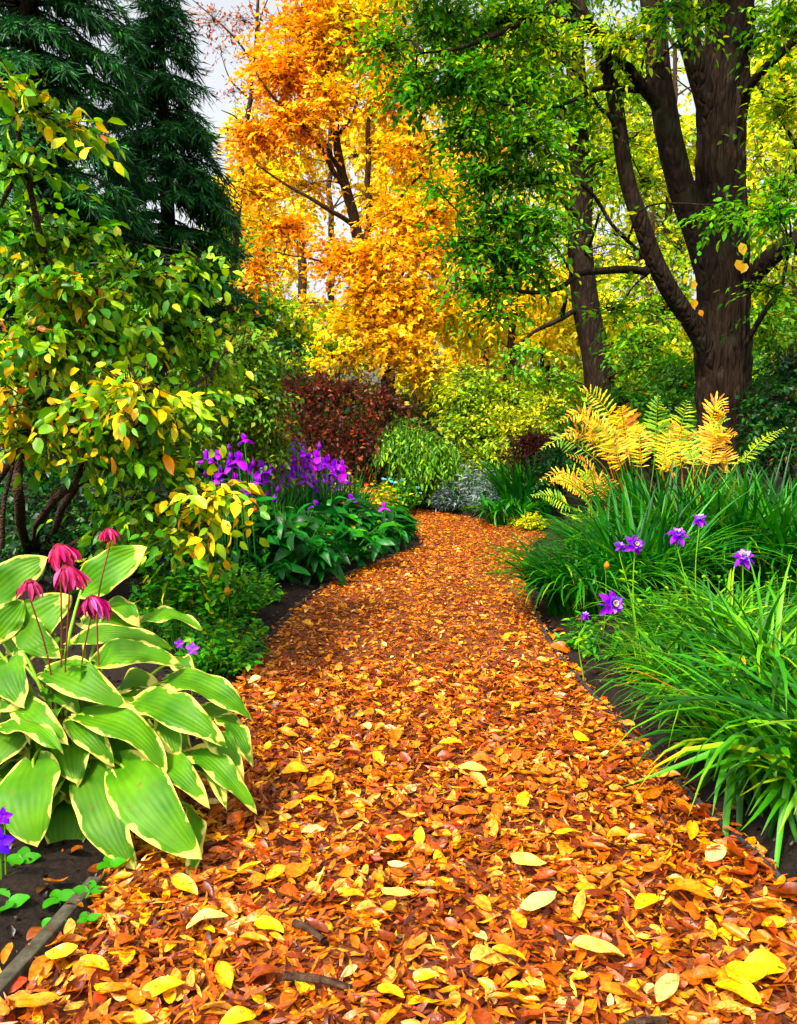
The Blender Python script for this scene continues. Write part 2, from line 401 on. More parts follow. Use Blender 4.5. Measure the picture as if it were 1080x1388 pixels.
def litter(mb, n, y0, y1, tpls, pal, l0, l1, zmax, tilt, spill=0.015):
    p = sample_path(n, y0, y1, spill)
    if y0 < 2:          # keep the top of the timber board mostly clear
        b0, b1 = G(-90, 1450)[:2], G(112, 1228)[:2]; e = (b1 - b0) / np.linalg.norm(b1 - b0); off = (p - b0) @ np.array([e[1], -e[0]]); al = (p - b0) @ e
        p = p[~((off < .05) & (al < np.linalg.norm(b1 - b0)) & (al > 0) & (rng.uniform(0, 1, len(p)) < .82))]; n = len(p)
    z = 0.008 + zmax * rng.uniform(0, 1, n) ** 1.5
    s = rng.uniform(l0, l1, n); A = flat_frames(n, tilt) * s[:, None, None]
    c = pick_colors(pal, n) * rng.uniform(0.75, 1.2, (n, 1))
    spread(mb, tpls, np.c_[p, z], A, c)
mb = MB()
litter(mb, 5200, 1.3, 4.2, litter_tpl, PAL_LITTER, 0.032, 0.072, 0.026, 0.36)
litter(mb, 16000, 1.3, 4.2, shred_tpl, PAL_SHRED, 0.02, 0.065, 0.034, 0.4)
litter(mb, 13000, 4.0, 13.5, litter_far, PAL_LITTER, 0.022, 0.052, 0.022, 0.34)
litter(mb, 22000, 4.0, 13.5, shred_tpl, PAL_SHRED, 0.018, 0.05, 0.028, 0.4)
lit = mb.build('leaf_litter', M_dry, path, stuff=True)
fallen_me = [tpl_mesh('fallen_leaf', tpl_curl(200 + k, w=0.44 + 0.04 * (k % 5), nl=9, nw=7, curl=0.65 if k % 3 else 0.25, bend=0.25), M_dry) for k in range(16)]
n = 260; pts = np.vstack([sample_path(190, 1.55, 3.2), sample_path(70, 3.0, 5.0)])
A = flat_frames(n, 0.32); c = pick_colors(PAL_LITTER[:1] + PAL_LITTER[2:3] + PAL_LITTER[4:9] + [(L('f0b81c'), 4), (L('e8cc70'), 2), (L('8a3c10'), 14), (L('74300f'), 8)], n)
for k in range(n):
    s = random.uniform(0.052, 0.088) if k < 190 else random.uniform(0.05, 0.075)
    inst('fallen_leaf', fallen_me[k % 16], (*pts[k], 0.034 + random.uniform(0, 0.014)), A[k] * s, path, c[k] * random.uniform(0.85, 1.15))
# the bright yellow and cream leaves one can point at
YEL, CRM, ORG = L('f4ba14'), L('e8cc70'), L('e08018')
for (x, y, w, c_) in [(220, 1337, 48, YEL), (84, 1291, 36, YEL), (364, 1253, 42, L('eec93a')), (530, 1343, 36, YEL), (577, 1322, 30, L('efb82a')), (812, 1283, 58, CRM), (716, 1168, 40, CRM), (730, 1223, 44, L('f0cf84')), (770, 1127, 30, YEL), (876, 1220, 40, YEL), (1012, 1320, 60, YEL), (1035, 1308, 55, L('f0c840')), (470, 1210, 38, L('eda024')), (538, 1212, 40, CRM), (1000, 1340, 50, YEL), (280, 1243, 46, L('edcf80')), (320, 1380, 44, YEL), (690, 1290, 40, L('ee9f22')), (250, 1198, 40, L('f0a81c')), (128, 1305, 40, L('f0a01a')), (50, 1360, 60, L('f08a14')), (160, 1338, 38, ORG), (655, 1290, 34, L('efc070')), (400, 1042, 30, YEL), (428, 1083, 28, YEL), (1045, 1225, 30, ORG), (935, 1205, 50, ORG), (640, 1040, 32, CRM), (610, 1005, 26, YEL), (905, 1335, 50, L('e9b878'))]:
    p = G(x, y, 0.05); s = w * 1.3 * p[1] / F
    A1 = flat_frames(1, 0.15)[0]
    if abs(A1[0, 0]) < 0.6: A1 = A1 @ np.array([[0, -1, 0], [1, 0, 0], [0, 0, 1]])
    inst('fallen_leaf', fallen_me[random.choice((0, 3, 6, 9))], p, A1 * s, path, c_)

# a few leaves on the soil, soil crumbs
mb = MB(); n = 17000
p = np.c_[rng.uniform(-3, 3, n), rng.uniform(1.2, 8, n)]; ok = ~in_path(p[:, 0], p[:, 1]); p = p[ok]
z = ground_z(p[:, 0], p[:, 1]); n = len(p)
crumb = [tpl_curl(300 + k, w=0.7, nl=3, nw=3, curl=0.9, bend=0.6) for k in range(4)]
spread(mb, crumb, np.c_[p, z + 0.004], flat_frames(n, 0.8) * rng.uniform(0.006, 0.028, n)[:, None, None], pick_colors([(L('2e1a12'), 6), (L('1c100b'), 8), (L('46281a'), 2), (L('6a3c1c'), .7), (L('8a5a30'), .2)], n))
o = mb.build('soil_crumbs', M_dry, ground, stuff=True)
for (x, y, w, c_) in [(75, 1200, 26, L('b5722a')), (170, 1278, 30, L('a4521c')), (100, 1158, 24, L('8a4a20')), (10, 1300, 26, L('c87a2a')), (128, 1185, 22, L('7a3c1a')), (195, 1112, 24, L('6a3418')), (100, 1230, 20, L('b06a20')), (885, 1180, 26, L('c86a1a')), (1000, 1190, 30, L('b5521a')), (965, 1035, 26, L('b0541a')), (760, 880, 20, L('c8641e')), (775, 905, 20, L('d2782a')), (1040, 1260, 30, L('a8481a')), (1070, 1215, 40, L('6a3018'))]:
    g = G(x, y, 0.03); s = w * 1.5 * g[1] / F
    inst('fallen_leaf', random.choice(fallen_me), g + [0, 0, 0.012], flat_frames(1, 0.3)[0] * s, ground, c_)

soil_spots = []
while len(soil_spots) < 46:
    x, y = (random.uniform(-1.6, -.55), random.uniform(1.35, 2.5)) if len(soil_spots) < 26 else (random.uniform(.3, 1.5), random.uniform(1.7, 5.2))
    if not in_path(np.array([x]), np.array([y]))[0] and path_dist(np.array([x]), np.array([y]))[0] < (.7 if x < 0 else .16): soil_spots.append((x, y))
for (x, y) in soil_spots:
    inst('fallen_leaf', random.choice(fallen_me), (x, y, float(ground_z(np.array([x]), np.array([y]))[0]) + .012), flat_frames(1, .35)[0] * random.uniform(.03, .065), ground, pick_colors([(L('8a4a1c'), 4), (L('6a3414'), 4), (L('b8701e'), 2), (L('4a2410'), 3)], 1)[0])

# edging: timber board at the near left bed, thin dark strips along the curves
def strip(name, pts, th, h, z0, mat, label, cat, n=60):
    q = smooth_path([np.array([p[0], p[1], 0]) for p in pts], n); T = unit(np.gradient(q, axis=0)); S = np.stack([-T[:, 1], T[:, 0], T[:, 2] * 0], -1)
    zj = (fbm(q * 3, 2, 8) - 0.4) * 0.008
    prof = [(-th / 2, z0), (-th / 2, h - 0.002), (-th / 2 + 0.003, h), (th / 2 - 0.002, h), (th / 2, h - 0.002), (th / 2, z0)]
    V = np.stack([q + S * a + np.stack([zj * 0, zj * 0, b + (zj if b > 0 else zj * 0)], -1) for a, b in prof], 1)
    mb = MB(); mb.add(V, None, np.vstack([grid_faces(n, 6)]))
    k = (n - 1) * 6; mb.add(V[[0, -1]].reshape(-1, 3), None, [[0, 1, 4, 5], [1, 2, 3, 4], [11, 10, 7, 6], [10, 9, 8, 7]])
    o = mb.build(name, mat); tag(o, label, cat); return o
M_board = ground_mat('weathered_timber', [(0.02, 0.017, 0.011), (0.05, 0.044, 0.028), (0.10, 0.088, 0.06)], 28.0, 0.7, 0.006)
M_strip = bark_mat('dark_edging', (0.012, 0.012, 0.014), (0.03, 0.03, 0.034), (0.07, 0.068, 0.07), scale=12, stretch=1.0, strength=0.3)
strip('timber_edging', [G(-90, 1450), G(-10, 1368), G(60, 1290), G(100, 1243), G(130, 1208)], 0.038, 0.042, -0.06, M_board, 'weathered grey timber edging board beside the hosta bed', 'edging', 24)
strip('metal_edging', [(*w,) for w in Rw[14:92:3]], 0.012, 0.035, -0.06, M_strip, 'thin dark edging strip along the grass side of the path', 'edging', 120)
strip('metal_edging', [(*w,) for w in Lw[50:96:3]], 0.012, 0.035, -0.06, M_strip, 'thin grey edging strip below the iris bed', 'edging', 80)
# two fallen sticks lying on the path
for (a, b, r, lab) in [((388, 1322), (478, 1336), 0.010, 'dark brown stick lying among the nearest fallen leaves'), ((400, 1250), (440, 1272), 0.010, 'short grey brown stick half hidden in the leaves left of centre'), ((835, 1395), (900, 1380), 0.009, 'dark stick at the bottom edge right of centre')]:
    p0, p1 = G(*a, 0.045), G(*b, 0.045); mid = (p0 + p1) / 2 + [0, 0.006, 0.004]
    o, _ = limb('fallen_stick', [p0, mid, p1], r, r * 0.75, M_bark2, None, sides=10, n=24, wob=0.02, ridge=0.03)
    tag(o, lab, 'stick')
# ------------------------------------------------------------------ crowns
def sprays(clumps, Ntot, npl, tl, leaf, droop=0.25, up=0.45, shell=0.45, side=55, jit=0.25, down=0.0):
    """clumps: (px, py, d, rx_px, ry_px, rz_m, density, palette). returns twigs and leaf frames"""
    w = np.array([c[3] * c[4] * c[6] for c in clumps], float); w /= w.sum()
    TW, PO, AX, CI, LT = [], [], [], [], []
    for ci, c in enumerate(clumps):
        C = P(c[0], c[1], c[2]); Rr = np.array([c[3] * c[2] / F, c[5], c[4] * c[2] / F])
        nt = max(2, int(round(Ntot * w[ci] / npl)))
        u = unit(rng.normal(size=(nt, 3))); r = shell + (1 - shell) * rng.uniform(0, 1, nt) ** 0.8
        r *= rng.uniform(0.75, 1.1, nt)
        p = C + Rr * u * r[:, None]
        hz = rng.normal(size=(nt, 3)) * [1, 1, 0.25]
        d = unit(u * [0.9, 0.9, 0.5] + hz * 0.55 + [0, 0, -droop * 0.6])
        ln = tl * rng.uniform(0.6, 1.3, nt)
        p = p - d * ln[:, None] * 0.5
        s = np.linspace(0, 1, 3)
        pts = p[:, None] + d[:, None] * (ln[:, None] * s)[..., None] + np.array([0, 0, -1.0]) * (droop * ln[:, None] * s ** 2)[..., None]
        TW.append(pts); LT.append((C, p))
        ss = (np.arange(npl)[None] + rng.uniform(-0.3, 0.3, (nt, npl))) / (npl - 1); ss = np.clip(ss, 0.02, 1) ** 0.85
        tan = unit(d[:, None] + np.array([0, 0, -1.0]) * (2 * droop * ss)[..., None])
        pos = p[:, None] + d[:, None] * (ln[:, None] * ss)[..., None] + np.array([0, 0, -1.0]) * (droop * ln[:, None] * ss ** 2)[..., None]
        nrm = unit(np.array([0, 0, 1.0]) + rng.normal(0, up, (nt, 1, 3)) + rng.normal(0, up * 0.5, (nt, npl, 3)))
        sd = np.cross(nrm, tan); sg = np.where((np.arange(npl)[None] % 2) == 0, 1, -1)[..., None]
        an = np.radians(side + rng.normal(0, 18, (nt, npl, 1))); an[:, -1] *= 0.15
        X = tan * np.cos(an) + sd * sg * np.sin(an) + rng.normal(0, jit, (nt, npl, 3)) + np.array([0, 0, -down])
        PO.append(pos.reshape(-1, 3)); AX.append(frames(X.reshape(-1, 3), nrm.reshape(-1, 3)))
        CI.append(np.repeat(np.full(nt, ci), npl) if npl else [])
    ntot = sum(len(x) for x in PO)
    return TW, LT, np.concatenate(PO), np.concatenate(AX), np.concatenate(CI), npl
def crown(th, clumps, Ntot, leaf, tpls, pal, npl=9, tl=0.5, mat=None, skel=None, limb_r=0.03, n_obj=0, obj_me=None, name='crown', twig_mat=None, jitter=0.25, limbs=True, wid=1.0, twigs=True, hang=1.0, blocky=0.65, far=False, **kw):
    mat = mat or M_leaf; twig_mat = twig_mat or M_twig
    TW, LT, pos, A, ci, npl = sprays(clumps, Ntot, npl, tl, leaf, **kw)
    n = len(pos); sc = leaf * rng.uniform(0.6, 1.25, n)
    A = A * np.stack([sc, sc * wid * rng.uniform(0.8, 1.15, n), sc], -1)[:, None, :]
    cols = np.zeros((n, 3))
    for k, c in enumerate(clumps):
        I = np.nonzero(ci == k)[0]; pl = c[7] if len(c) > 7 and c[7] else pal
        nt = len(I) // npl; tw = pick_colors(pl, nt); lf = pick_colors(pl, len(I))
        m = rng.uniform(0, 1, len(I)) < blocky
        cols[I] = np.where(m[:, None], np.repeat(tw, npl, axis=0), lf) * rng.uniform(1 - jitter, 1 + jitter, (len(I), 1)) * np.repeat(rng.uniform(0.85, 1.15, nt), npl)[:, None]
    if n_obj:
        x, y, d = project(pos); vis = in_frame(pos, -5); score = np.where(vis, d + rng.uniform(0, 0.9, n), 1e6)
        ids = np.argsort(score)[:n_obj]; keep = np.ones(n, bool); keep[ids] = False
        for i in ids: inst('leaf', obj_me[int(rng.integers(len(obj_me)))], pos[i], A[i] * 1.08, th, cols[i])
        pos, A, cols = pos[keep], A[keep], cols[keep]
    mb = MB(); spread(mb, tpls, pos, A, cols); mb.build(name, mat, th, stuff=True)
    if twigs:
        mb = MB(); T = np.concatenate(TW); k = T.shape[1]; r = np.linspace(1, 0.35, k) * leaf * 0.035 * hang
        if not far: tubes(mb, T, np.broadcast_to(r, T.shape[:2]), 3)
        # branchlets from the clump centre to every twig
        B = []
        for (C, p) in LT:
            s = np.linspace(0, 1, 3)[None, :, None]; mid = (C + p) / 2 + [0, 0, -0.0]
            q = (1 - s) ** 2 * C + 2 * s * (1 - s) * (mid + rng.normal(0, 0.06, (len(p), 1, 3)) * tl)[:, 0:1] + s ** 2 * p[:, None]
            B.append(q)
        B = np.concatenate(B); tubes(mb, B, np.broadcast_to(np.linspace(1.5, 0.9, 3) * leaf * 0.045 * hang, B.shape[:2]), 3)
        mb.build('twigs', twig_mat, th, stuff=True)
    if skel is not None and limbs:
        S = np.concatenate(skel)
        for c in clumps:
            if c[6] < 0.3: continue
            C = P(c[0], c[1], c[2]); dv = S - C; cost = np.linalg.norm(dv, axis=1) + np.clip(dv[:, 2], 0, None) * 1.5 + 0.0
            p0 = S[np.argmin(cost)]; ln = np.linalg.norm(C - p0)
            if ln < 0.15: continue
            m1 = p0 + (C - p0) * 0.4 + np.array([0, 0, 0.12 * ln]) + rng.normal(0, 0.05 * ln, 3)
            limb('branch', [p0, m1, C + rng.normal(0, 0.02 * ln, 3)], limb_r * (0.6 + 0.25 * ln ** 0.5), limb_r * 0.3, twig_mat, th, sides=6, n=9, wob=0.08 * min(ln, 1.5))
def auto_clumps(px, py, d, rx, ry, n, rz=1.5, cr=0.42, dens=1.0, pal=None, seed=0):
    r = np.random.default_rng(seed); out = []
    for k in range(n):
        a = r.uniform(0, 2 * math.pi); q = math.sqrt(r.uniform(0.02, 1))
        out.append((px + rx * q * math.cos(a) * 0.8, py + ry * q * math.sin(a) * 0.8, d + r.uniform(-rz, rz), rx * cr * r.uniform(0.7, 1.2), ry * cr * r.uniform(0.6, 1.0), rz * 0.5, dens, pal))
    return out
T_small = [tpl_diamond(0.5, 0.10, 0.1), tpl_diamond(0.6, 0.05, 0.2), tpl_diamond(0.45, 0.15, 0.0)]
T_far = [(np.array([[0, 0, 0], [.45, -.26, .08], [1, 0, -.1], [.45, .26, .08]]), np.array([[0, 1, 2], [0, 2, 3]]), None), (np.array([[0, 0, 0], [.4, -.3, .02], [1, 0, -.2], [.4, .3, .1]]), np.array([[0, 1, 2], [0, 2, 3]]), None)]
T_mid = [tpl_mid(0.5, 0.08, 0.15), tpl_mid(0.58, 0.05, 0.25), tpl_mid(0.52, 0.12, 0.05), tpl_mid(0.48, 0.04, 0.35)]
T_maple = [tpl_maple(0.1), tpl_maple(0.3), tpl_maple(0.6)]
T_green = [tpl_mid(0.42, 0.05, 0.15), tpl_mid(0.48, 0.08, 0.25), tpl_mid(0.45, 0.02, 0.1)]
T_lance = [tpl_mid(0.3, 0.05, 0.2), tpl_mid(0.36, 0.08, 0.3), tpl_mid(0.33, 0.02, 0.1)]
T_needle = [(np.array([[0, -.05, 0], [.25, .09, -.02], [1, 0, -.15]]), np.array([[0, 1, 2]]), None), (np.array([[0, .05, .02], [.3, -.08, 0], [1, 0, -.05]]), np.array([[0, 1, 2]]), None)]

M_canopy = leaf_mat('canopy_leaf', 0.5, 0.58, 0.2)
# ---- golden maple -------------------------------------------------
D = 20.0; base = P(530, 570, D); base[2] = 0
gm = thing('maple_tree', base, 'tall maple with golden orange autumn leaves at the end of the path', 'tree')
GOLD = [(L('fcbe26'), 30), (L('fdd034'), 28), (L('f8a81e'), 18), (L('ec8c18'), 4), (L('fde054'), 14)]
ORNG = [(L('faa824'), 30), (L('f49420'), 22), (L('fcbe30'), 28), (L('e67c18'), 6), (L('fdd040'), 12)]
YELL = [(L('fdd830'), 34), (L('fce456'), 26), (L('fac424'), 18), (L('e4d83c'), 10)]
_, s1 = limb('trunk', [base, P(526, 500, D), P(512, 420, D), P(500, 360, D), P(482, 308, D), P(464, 250, D), P(456, 185, D), P(450, 110, D), P(440, 0, D), P(436, -90, D)], 0.19, 0.05, M_bark2, gm, sides=12, n=44, wob=0.12)
lims = []
for pts, r in [([P(500, 360, D), P(500, 310, D - .4), P(500, 250, D - .5), P(497, 190, D - .6), P(505, 90, D - .6), P(515, -20, D)], .13), ([P(482, 308, D), P(455, 292, D - .6), P(420, 272, D - 1), P(380, 250, D - 1.2), P(345, 225, D - 1.4)], .09), ([P(468, 262, D), P(440, 215, D - .5), P(405, 165, D - .8), P(370, 128, D - 1), P(345, 95, D - 1)], .09), ([P(462, 235, D), P(430, 180, D + .4), P(400, 110, D + .6), P(385, 40, D + .6)], .08),
               ([P(490, 330, D), P(525, 290, D - .5), P(560, 250, D - .8), P(590, 215, D - 1)], .08), ([P(515, 430, D), P(540, 385, D - .8), P(565, 340, D - 1), P(600, 300, D - 1)], .08), ([P(520, 470, D), P(533, 430, D - 1), P(548, 392, D - 1.4), P(560, 350, D - 1.6)], .07), ([P(457, 195, D), P(480, 140, D), P(500, 80, D), P(510, 20, D)], .07), ([P(505, 385, D), P(465, 370, D - 1), P(425, 355, D - 1.4), P(380, 345, D - 1.5)], .06), ([P(450, 110, D), P(425, 60, D), P(410, 0, D)], .05)]:
    _, q = limb('branch', pts, r * .72, r * 0.2, M_bark2, gm, sides=8, n=18, wob=0.15); lims.append(q)
cl = [(430, 50, D, 70, 55, 1.3, 1, ORNG), (385, 95, D - .6, 62, 45, 1, 1, ORNG), (480, 40, D - .4, 58, 60, 1, 1, YELL), (345, 185, D - 1, 42, 30, .7, 1, ORNG), (395, 165, D - .8, 55, 35, .8, .8, ORNG), (445, 130, D - .8, 45, 35, .8, .6, GOLD), (348, 262, D - 1, 32, 34, .7, .7, GOLD), (385, 310, D - 1, 45, 22, .7, .9, ORNG), (348, 365, D - 1, 30, 22, .6, .8, ORNG), (530, 130, D - .5, 52, 45, 1, 1, GOLD), (555, 205, D - .8, 48, 38, .9, 1, GOLD), (515, 200, D - .4, 35, 22, .8, .4, YELL), (555, 290, D - 1, 65, 32, 1, 1.1, GOLD), (598, 270, D - 1, 30, 32, .8, .9, YELL), (588, 345, D - 1.2, 40, 38, 1, 1, GOLD), (470, 345, D - 1.2, 52, 28, .8, 1.1, ORNG), (520, 345, D - 1.5, 55, 28, .8, 1.2, GOLD), (505, 400, D - 1.5, 58, 30, .8, 1.2, GOLD), (565, 405, D - 1.5, 55, 34, .9, 1.2, GOLD), (475, 440, D - 1.5, 38, 30, .7, .8, YELL), (465, 485, D - 1.5, 34, 20, .6, .9, YELL), (540, 460, D - 1.7, 58, 34, .9, 1.1, GOLD), (575, 500, D - 1.7, 34, 26, .7, 1, YELL), (605, 420, D - 1.2, 26, 36, .7, 1, YELL), (415, 410, D - 1.2, 28, 16, .6, .5, YELL), (420, 250, D - .3, 40, 22, .7, .35, GOLD), (500, 265, D, 40, 18, .7, .3, YELL), (440, -30, D, 80, 40, 1.5, 1, ORNG), (520, 60, D, 40, 50, 1, .8, YELL), (525, -20, D, 60, 40, 1.5, .8, YELL), (610, 330, D + 1, 36, 40, .8, .8, YELL), (380, 30, D + .5, 30, 30, .8, .4, ORNG)]
crown(gm, cl, 40000, 0.135, T_maple, GOLD, npl=10, tl=0.95, skel=[s1] + lims, limb_r=0.022, droop=0.22, up=0.5, shell=0.1, twig_mat=M_bark2, blocky=.5)

# ---- the sparse reddish tree against the sky ----------------------
D = 24.0; base = P(300, 560, D); base[2] = 0
t = thing('slender_tree', base, 'thin tree with sparse russet leaves against the white sky', 'tree')
_, s = limb('trunk', [base, P(315, 380, D), P(330, 200, D), P(345, 80, D), P(350, -60, D)], .12, .03, M_bark2, t, n=26, wob=.15)
ls = [s]
for pts in [[P(345, 90, D), P(320, 55, D), P(285, 20, D), P(262, 0, D)], [P(340, 140, D), P(315, 110, D), P(300, 75, D)], [P(348, 60, D), P(355, 20, D), P(370, -20, D)], [P(335, 180, D), P(318, 160, D), P(300, 150, D)]]:
    _, q = limb('branch', pts, .035, .01, M_bark2, t, sides=6, n=12, wob=.12); ls.append(q)
RUS = [(L('a8503a'), 3), (L('c07a4a'), 2), (L('8a4a3a'), 2), (L('d89a5a'), 1)]
crown(t, [(290, 30, D, 40, 22, .6, 1), (330, 30, D, 34, 22, .6, 1), (355, 80, D, 26, 30, .6, 1), (318, 125, D, 22, 18, .5, .8), (300, 70, D, 18, 16, .5, .6), (322, 180, D, 20, 20, .5, 1), (350, 140, D, 20, 40, .5, .8)], 1100, .10, T_mid, RUS, npl=6, tl=.7, skel=ls, limb_r=.012, twig_mat=M_bark2)

# ---- dark conifers ------------------------------------------------
def conifer(px_base, d, z_top, spread_px, label, seed, lean=0.0, n_tier=30, z0=0.3):
    r = np.random.default_rng(seed); base = P(px_base, 600, d); base[2] = 0
    t = thing('conifer_tree', base, label, 'tree')
    top = base + [lean, 0, z_top]
    limb('trunk', [base, (base + top) / 2 + [0.05, 0, 0], top], .22, .02, M_bark, t, sides=10, n=24)
    mb = MB(); bm_ = MB(); PO, AX, CO = [], [], []; BR = []
    Rm = spread_px * d / F
    for k in range(n_tier):
        f = (k + r.uniform(0, .6)) / n_tier; z = z0 + (z_top - z0) * f; rad = Rm * (1 - f) ** 0.75 * r.uniform(.75, 1.1) + 0.12
        nb = int(9 + 5 * (1 - f))
        for b in range(nb):
            a = r.uniform(0, 2 * math.pi); ln = rad * r.uniform(.75, 1.15); s = np.linspace(0, 1, 6)
            dr = np.array([math.cos(a), math.sin(a), 0]); o = base + [lean * f, 0, z]
            pts = o + dr * (ln * s)[:, None] + np.array([0, 0, 1.0]) * (0.12 * ln * s - 0.42 * ln * s ** 2)[:, None]
            BR.append(pts)
            m = int(82 * ln) + 10; u = r.uniform(.12, 1, m) ** .75; k0 = np.clip((u * 5).astype(int), 0, 4); fr = (u * 5 - k0)[:, None]
            p = pts[k0] * (1 - fr) + pts[k0 + 1] * fr
            side = np.array([-dr[1], dr[0], 0]) * r.choice([-1, 1], m)[:, None]
            X = dr * r.uniform(.3, 1, (m, 1)) + side * r.uniform(.2, .9, (m, 1)) + np.array([0, 0, -1.0]) * r.uniform(.15, 1.1, (m, 1))
            L_ = r.uniform(.12, .27, m); X = unit(X)
            for q in range(3):      # each spray: three overlapping sprigs along its length
                pq = p + X * (L_ * q * .45)[:, None]
                Xq = unit(X + r.normal(0, .28, (m, 3))); nn = unit(np.array([0, 0, 1.0]) + r.normal(0, .6, (m, 3)))
                PO.append(pq); AX.append(frames(Xq, nn) * (L_ * .8)[:, None, None])
                c = pick_colors([(L('1a461e'), 4), (L('246026'), 4), (L('12361c'), 3), (L('3a7c28'), 2), (L('1a5032'), 1.5)], m)
                CO.append(c * r.uniform(.8, 1.2, (m, 1)))
    spread(mb, T_needle, np.concatenate(PO), np.concatenate(AX), np.concatenate(CO)); mb.build('crown', M_needle, t, stuff=True)
    B = np.array(BR); tubes(bm_, B, np.broadcast_to(np.linspace(.022, .006, 6), B.shape[:2]), 4); bm_.build('branches', M_bark, t, stuff=True)
    return t
conifer(232, 14.0, 8.6, 150, 'narrow dark green spruce with a pointed top against the sky', 3, n_tier=42)
conifer(60, 11.5, 12.5, 185, 'broad dark conifer at the top left corner', 4, n_tier=40, z0=1.0)

# ---- big green tree on the right ----------------------------------
D = 11.0; base = P(985, 690, D); base[2] = -0.05
bt = thing('shade_tree', base, 'large many stemmed green tree with dark ridged trunk on the right', 'tree')
tr = [base, P(984, 600, D), P(983, 520, D), P(983, 440, D), P(981, 340, D), P(977, 240, D), P(980, 140, D), P(986, 40, D), P(990, -80, D), P(995, -200, D)]
_, s0 = limb('trunk', tr, .345, .25, M_bark, bt, sides=150, n=170, ridge=.085, wob=.04, rp=.8)
sk = [s0]
for nm, pts, r0, r1, rd in [
    ('stem', [P(984, 520, D + .08), P(974, 430, D), P(955, 350, D - .1), P(928, 262, D - .2), P(909, 190, D - .3), P(897, 120, D - .3), P(888, 50, D - .3), P(880, -20, D - .3), P(870, -120, D)], .18, .125, .02),
    ('stem', [P(980, 555, D + .05), P(955, 470, D - .15), P(908, 396, D - .45), P(880, 340, D - .6), P(862, 285, D - .7), P(845, 215, D - .7), P(832, 140, D - .8), P(815, 70, D - .9), P(790, 20, D - 1), P(760, -40, D - 1)], .125, .06, .016),
    ('stem', [P(980, 280, D + .08), P(966, 180, D - .02), P(942, 80, D - .25), P(926, 10, D - .4), P(915, -80, D - .4)], .14, .11, .022),
    ('stem', [P(979, 240, D + .08), P(987, 130, D - .05), P(1003, 20, D - .3), P(1012, -60, D - .4)], .15, .13, .022),
    ('branch', [P(893, 145, D - .5), P(870, 112, D - .7), P(845, 85, D - .8), P(815, 52, D - 1), P(795, 28, D - 1.2)], .07, .05, .006),
    ('branch', [P(798, 32, D - 1), P(770, 27, D - 1.2), P(745, 18, D - 1.4), P(715, -5, D - 1.5)], .045, .025, .004),
    ('branch', [P(868, 122, D - .6), P(810, 124, D - 1), P(775, 141, D - 1.3), P(740, 150, D - 1.5), P(665, 132, D - 1.8)], .035, .012, .003),
    ('branch', [P(872, 366, D - .6), P(820, 364, D - 1), P(785, 371, D - 1.2), P(760, 389, D - 1.4), P(722, 396, D - 1.6), P(690, 390, D - 1.8)], .05, .016, .004),
    ('branch', [P(980, 430, D + .05), P(1008, 388, D - .1), P(1045, 350, D - .4), P(1085, 322, D - .6), P(1160, 280, D - .6)], .14, .09, .012),
    ('branch', [P(985, 155, D), P(1024, 104, D - .35), P(1050, 78, D - .5), P(1085, 45, D - .6), P(1150, 10, D - .6)], .06, .045, .006),
    ('branch', [P(995, 80, D), P(1040, 42, D - .5), P(1090, 38, D - .6)], .06, .04, .006),
    ('branch', [P(1030, 108, D - .5), P(1055, 155, D - .6), P(1075, 190, D - .7), P(1090, 215, D - .8)], .025, .012, .002),
    ('branch', [P(990, 510, D), P(1033, 432, D - .4), P(1055, 395, D - .6), P(1066, 355, D - .7)], .04, .02, .004),
    ('branch', [P(770, 235, D - 1.2), P(810, 270, D - 1), P(835, 310, D - .9), P(868, 350, D - .6)], .018, .025, .002),
    ('branch', [P(842, 200, D - .7), P(822, 165, D - .9), P(805, 150, D - 1), P(790, 120, D - 1.2)], .03, .015, .003),
    ('branch', [P(750, 0, D - 1.2), P(700, 40, D - 1.6), P(640, 60, D - 2), P(580, 70, D - 2.2)], .04, .012, .003)]:
    big = r0 > .1
    _, q = limb(nm, pts, r0, r1, M_bark, bt, sides=60 if big else 8, n=70 if big else 16, ridge=rd, wob=.04 if big else .1); sk.append(q)
GRN = [(L('4a9416'), 26), (L('62a81c'), 28), (L('347814'), 16), (L('86b822'), 20), (L('236018'), 5), (L('b0c82a'), 14)]
DKG = [(L('348018'), 28), (L('26681c'), 14), (L('489218'), 28), (L('66a81e'), 20), (L('98bc26'), 10)]
LIM = [(L('84b622'), 28), (L('a8c628'), 26), (L('5ea01a'), 18), (L('ccd22c'), 18), (L('e8da34'), 12)]
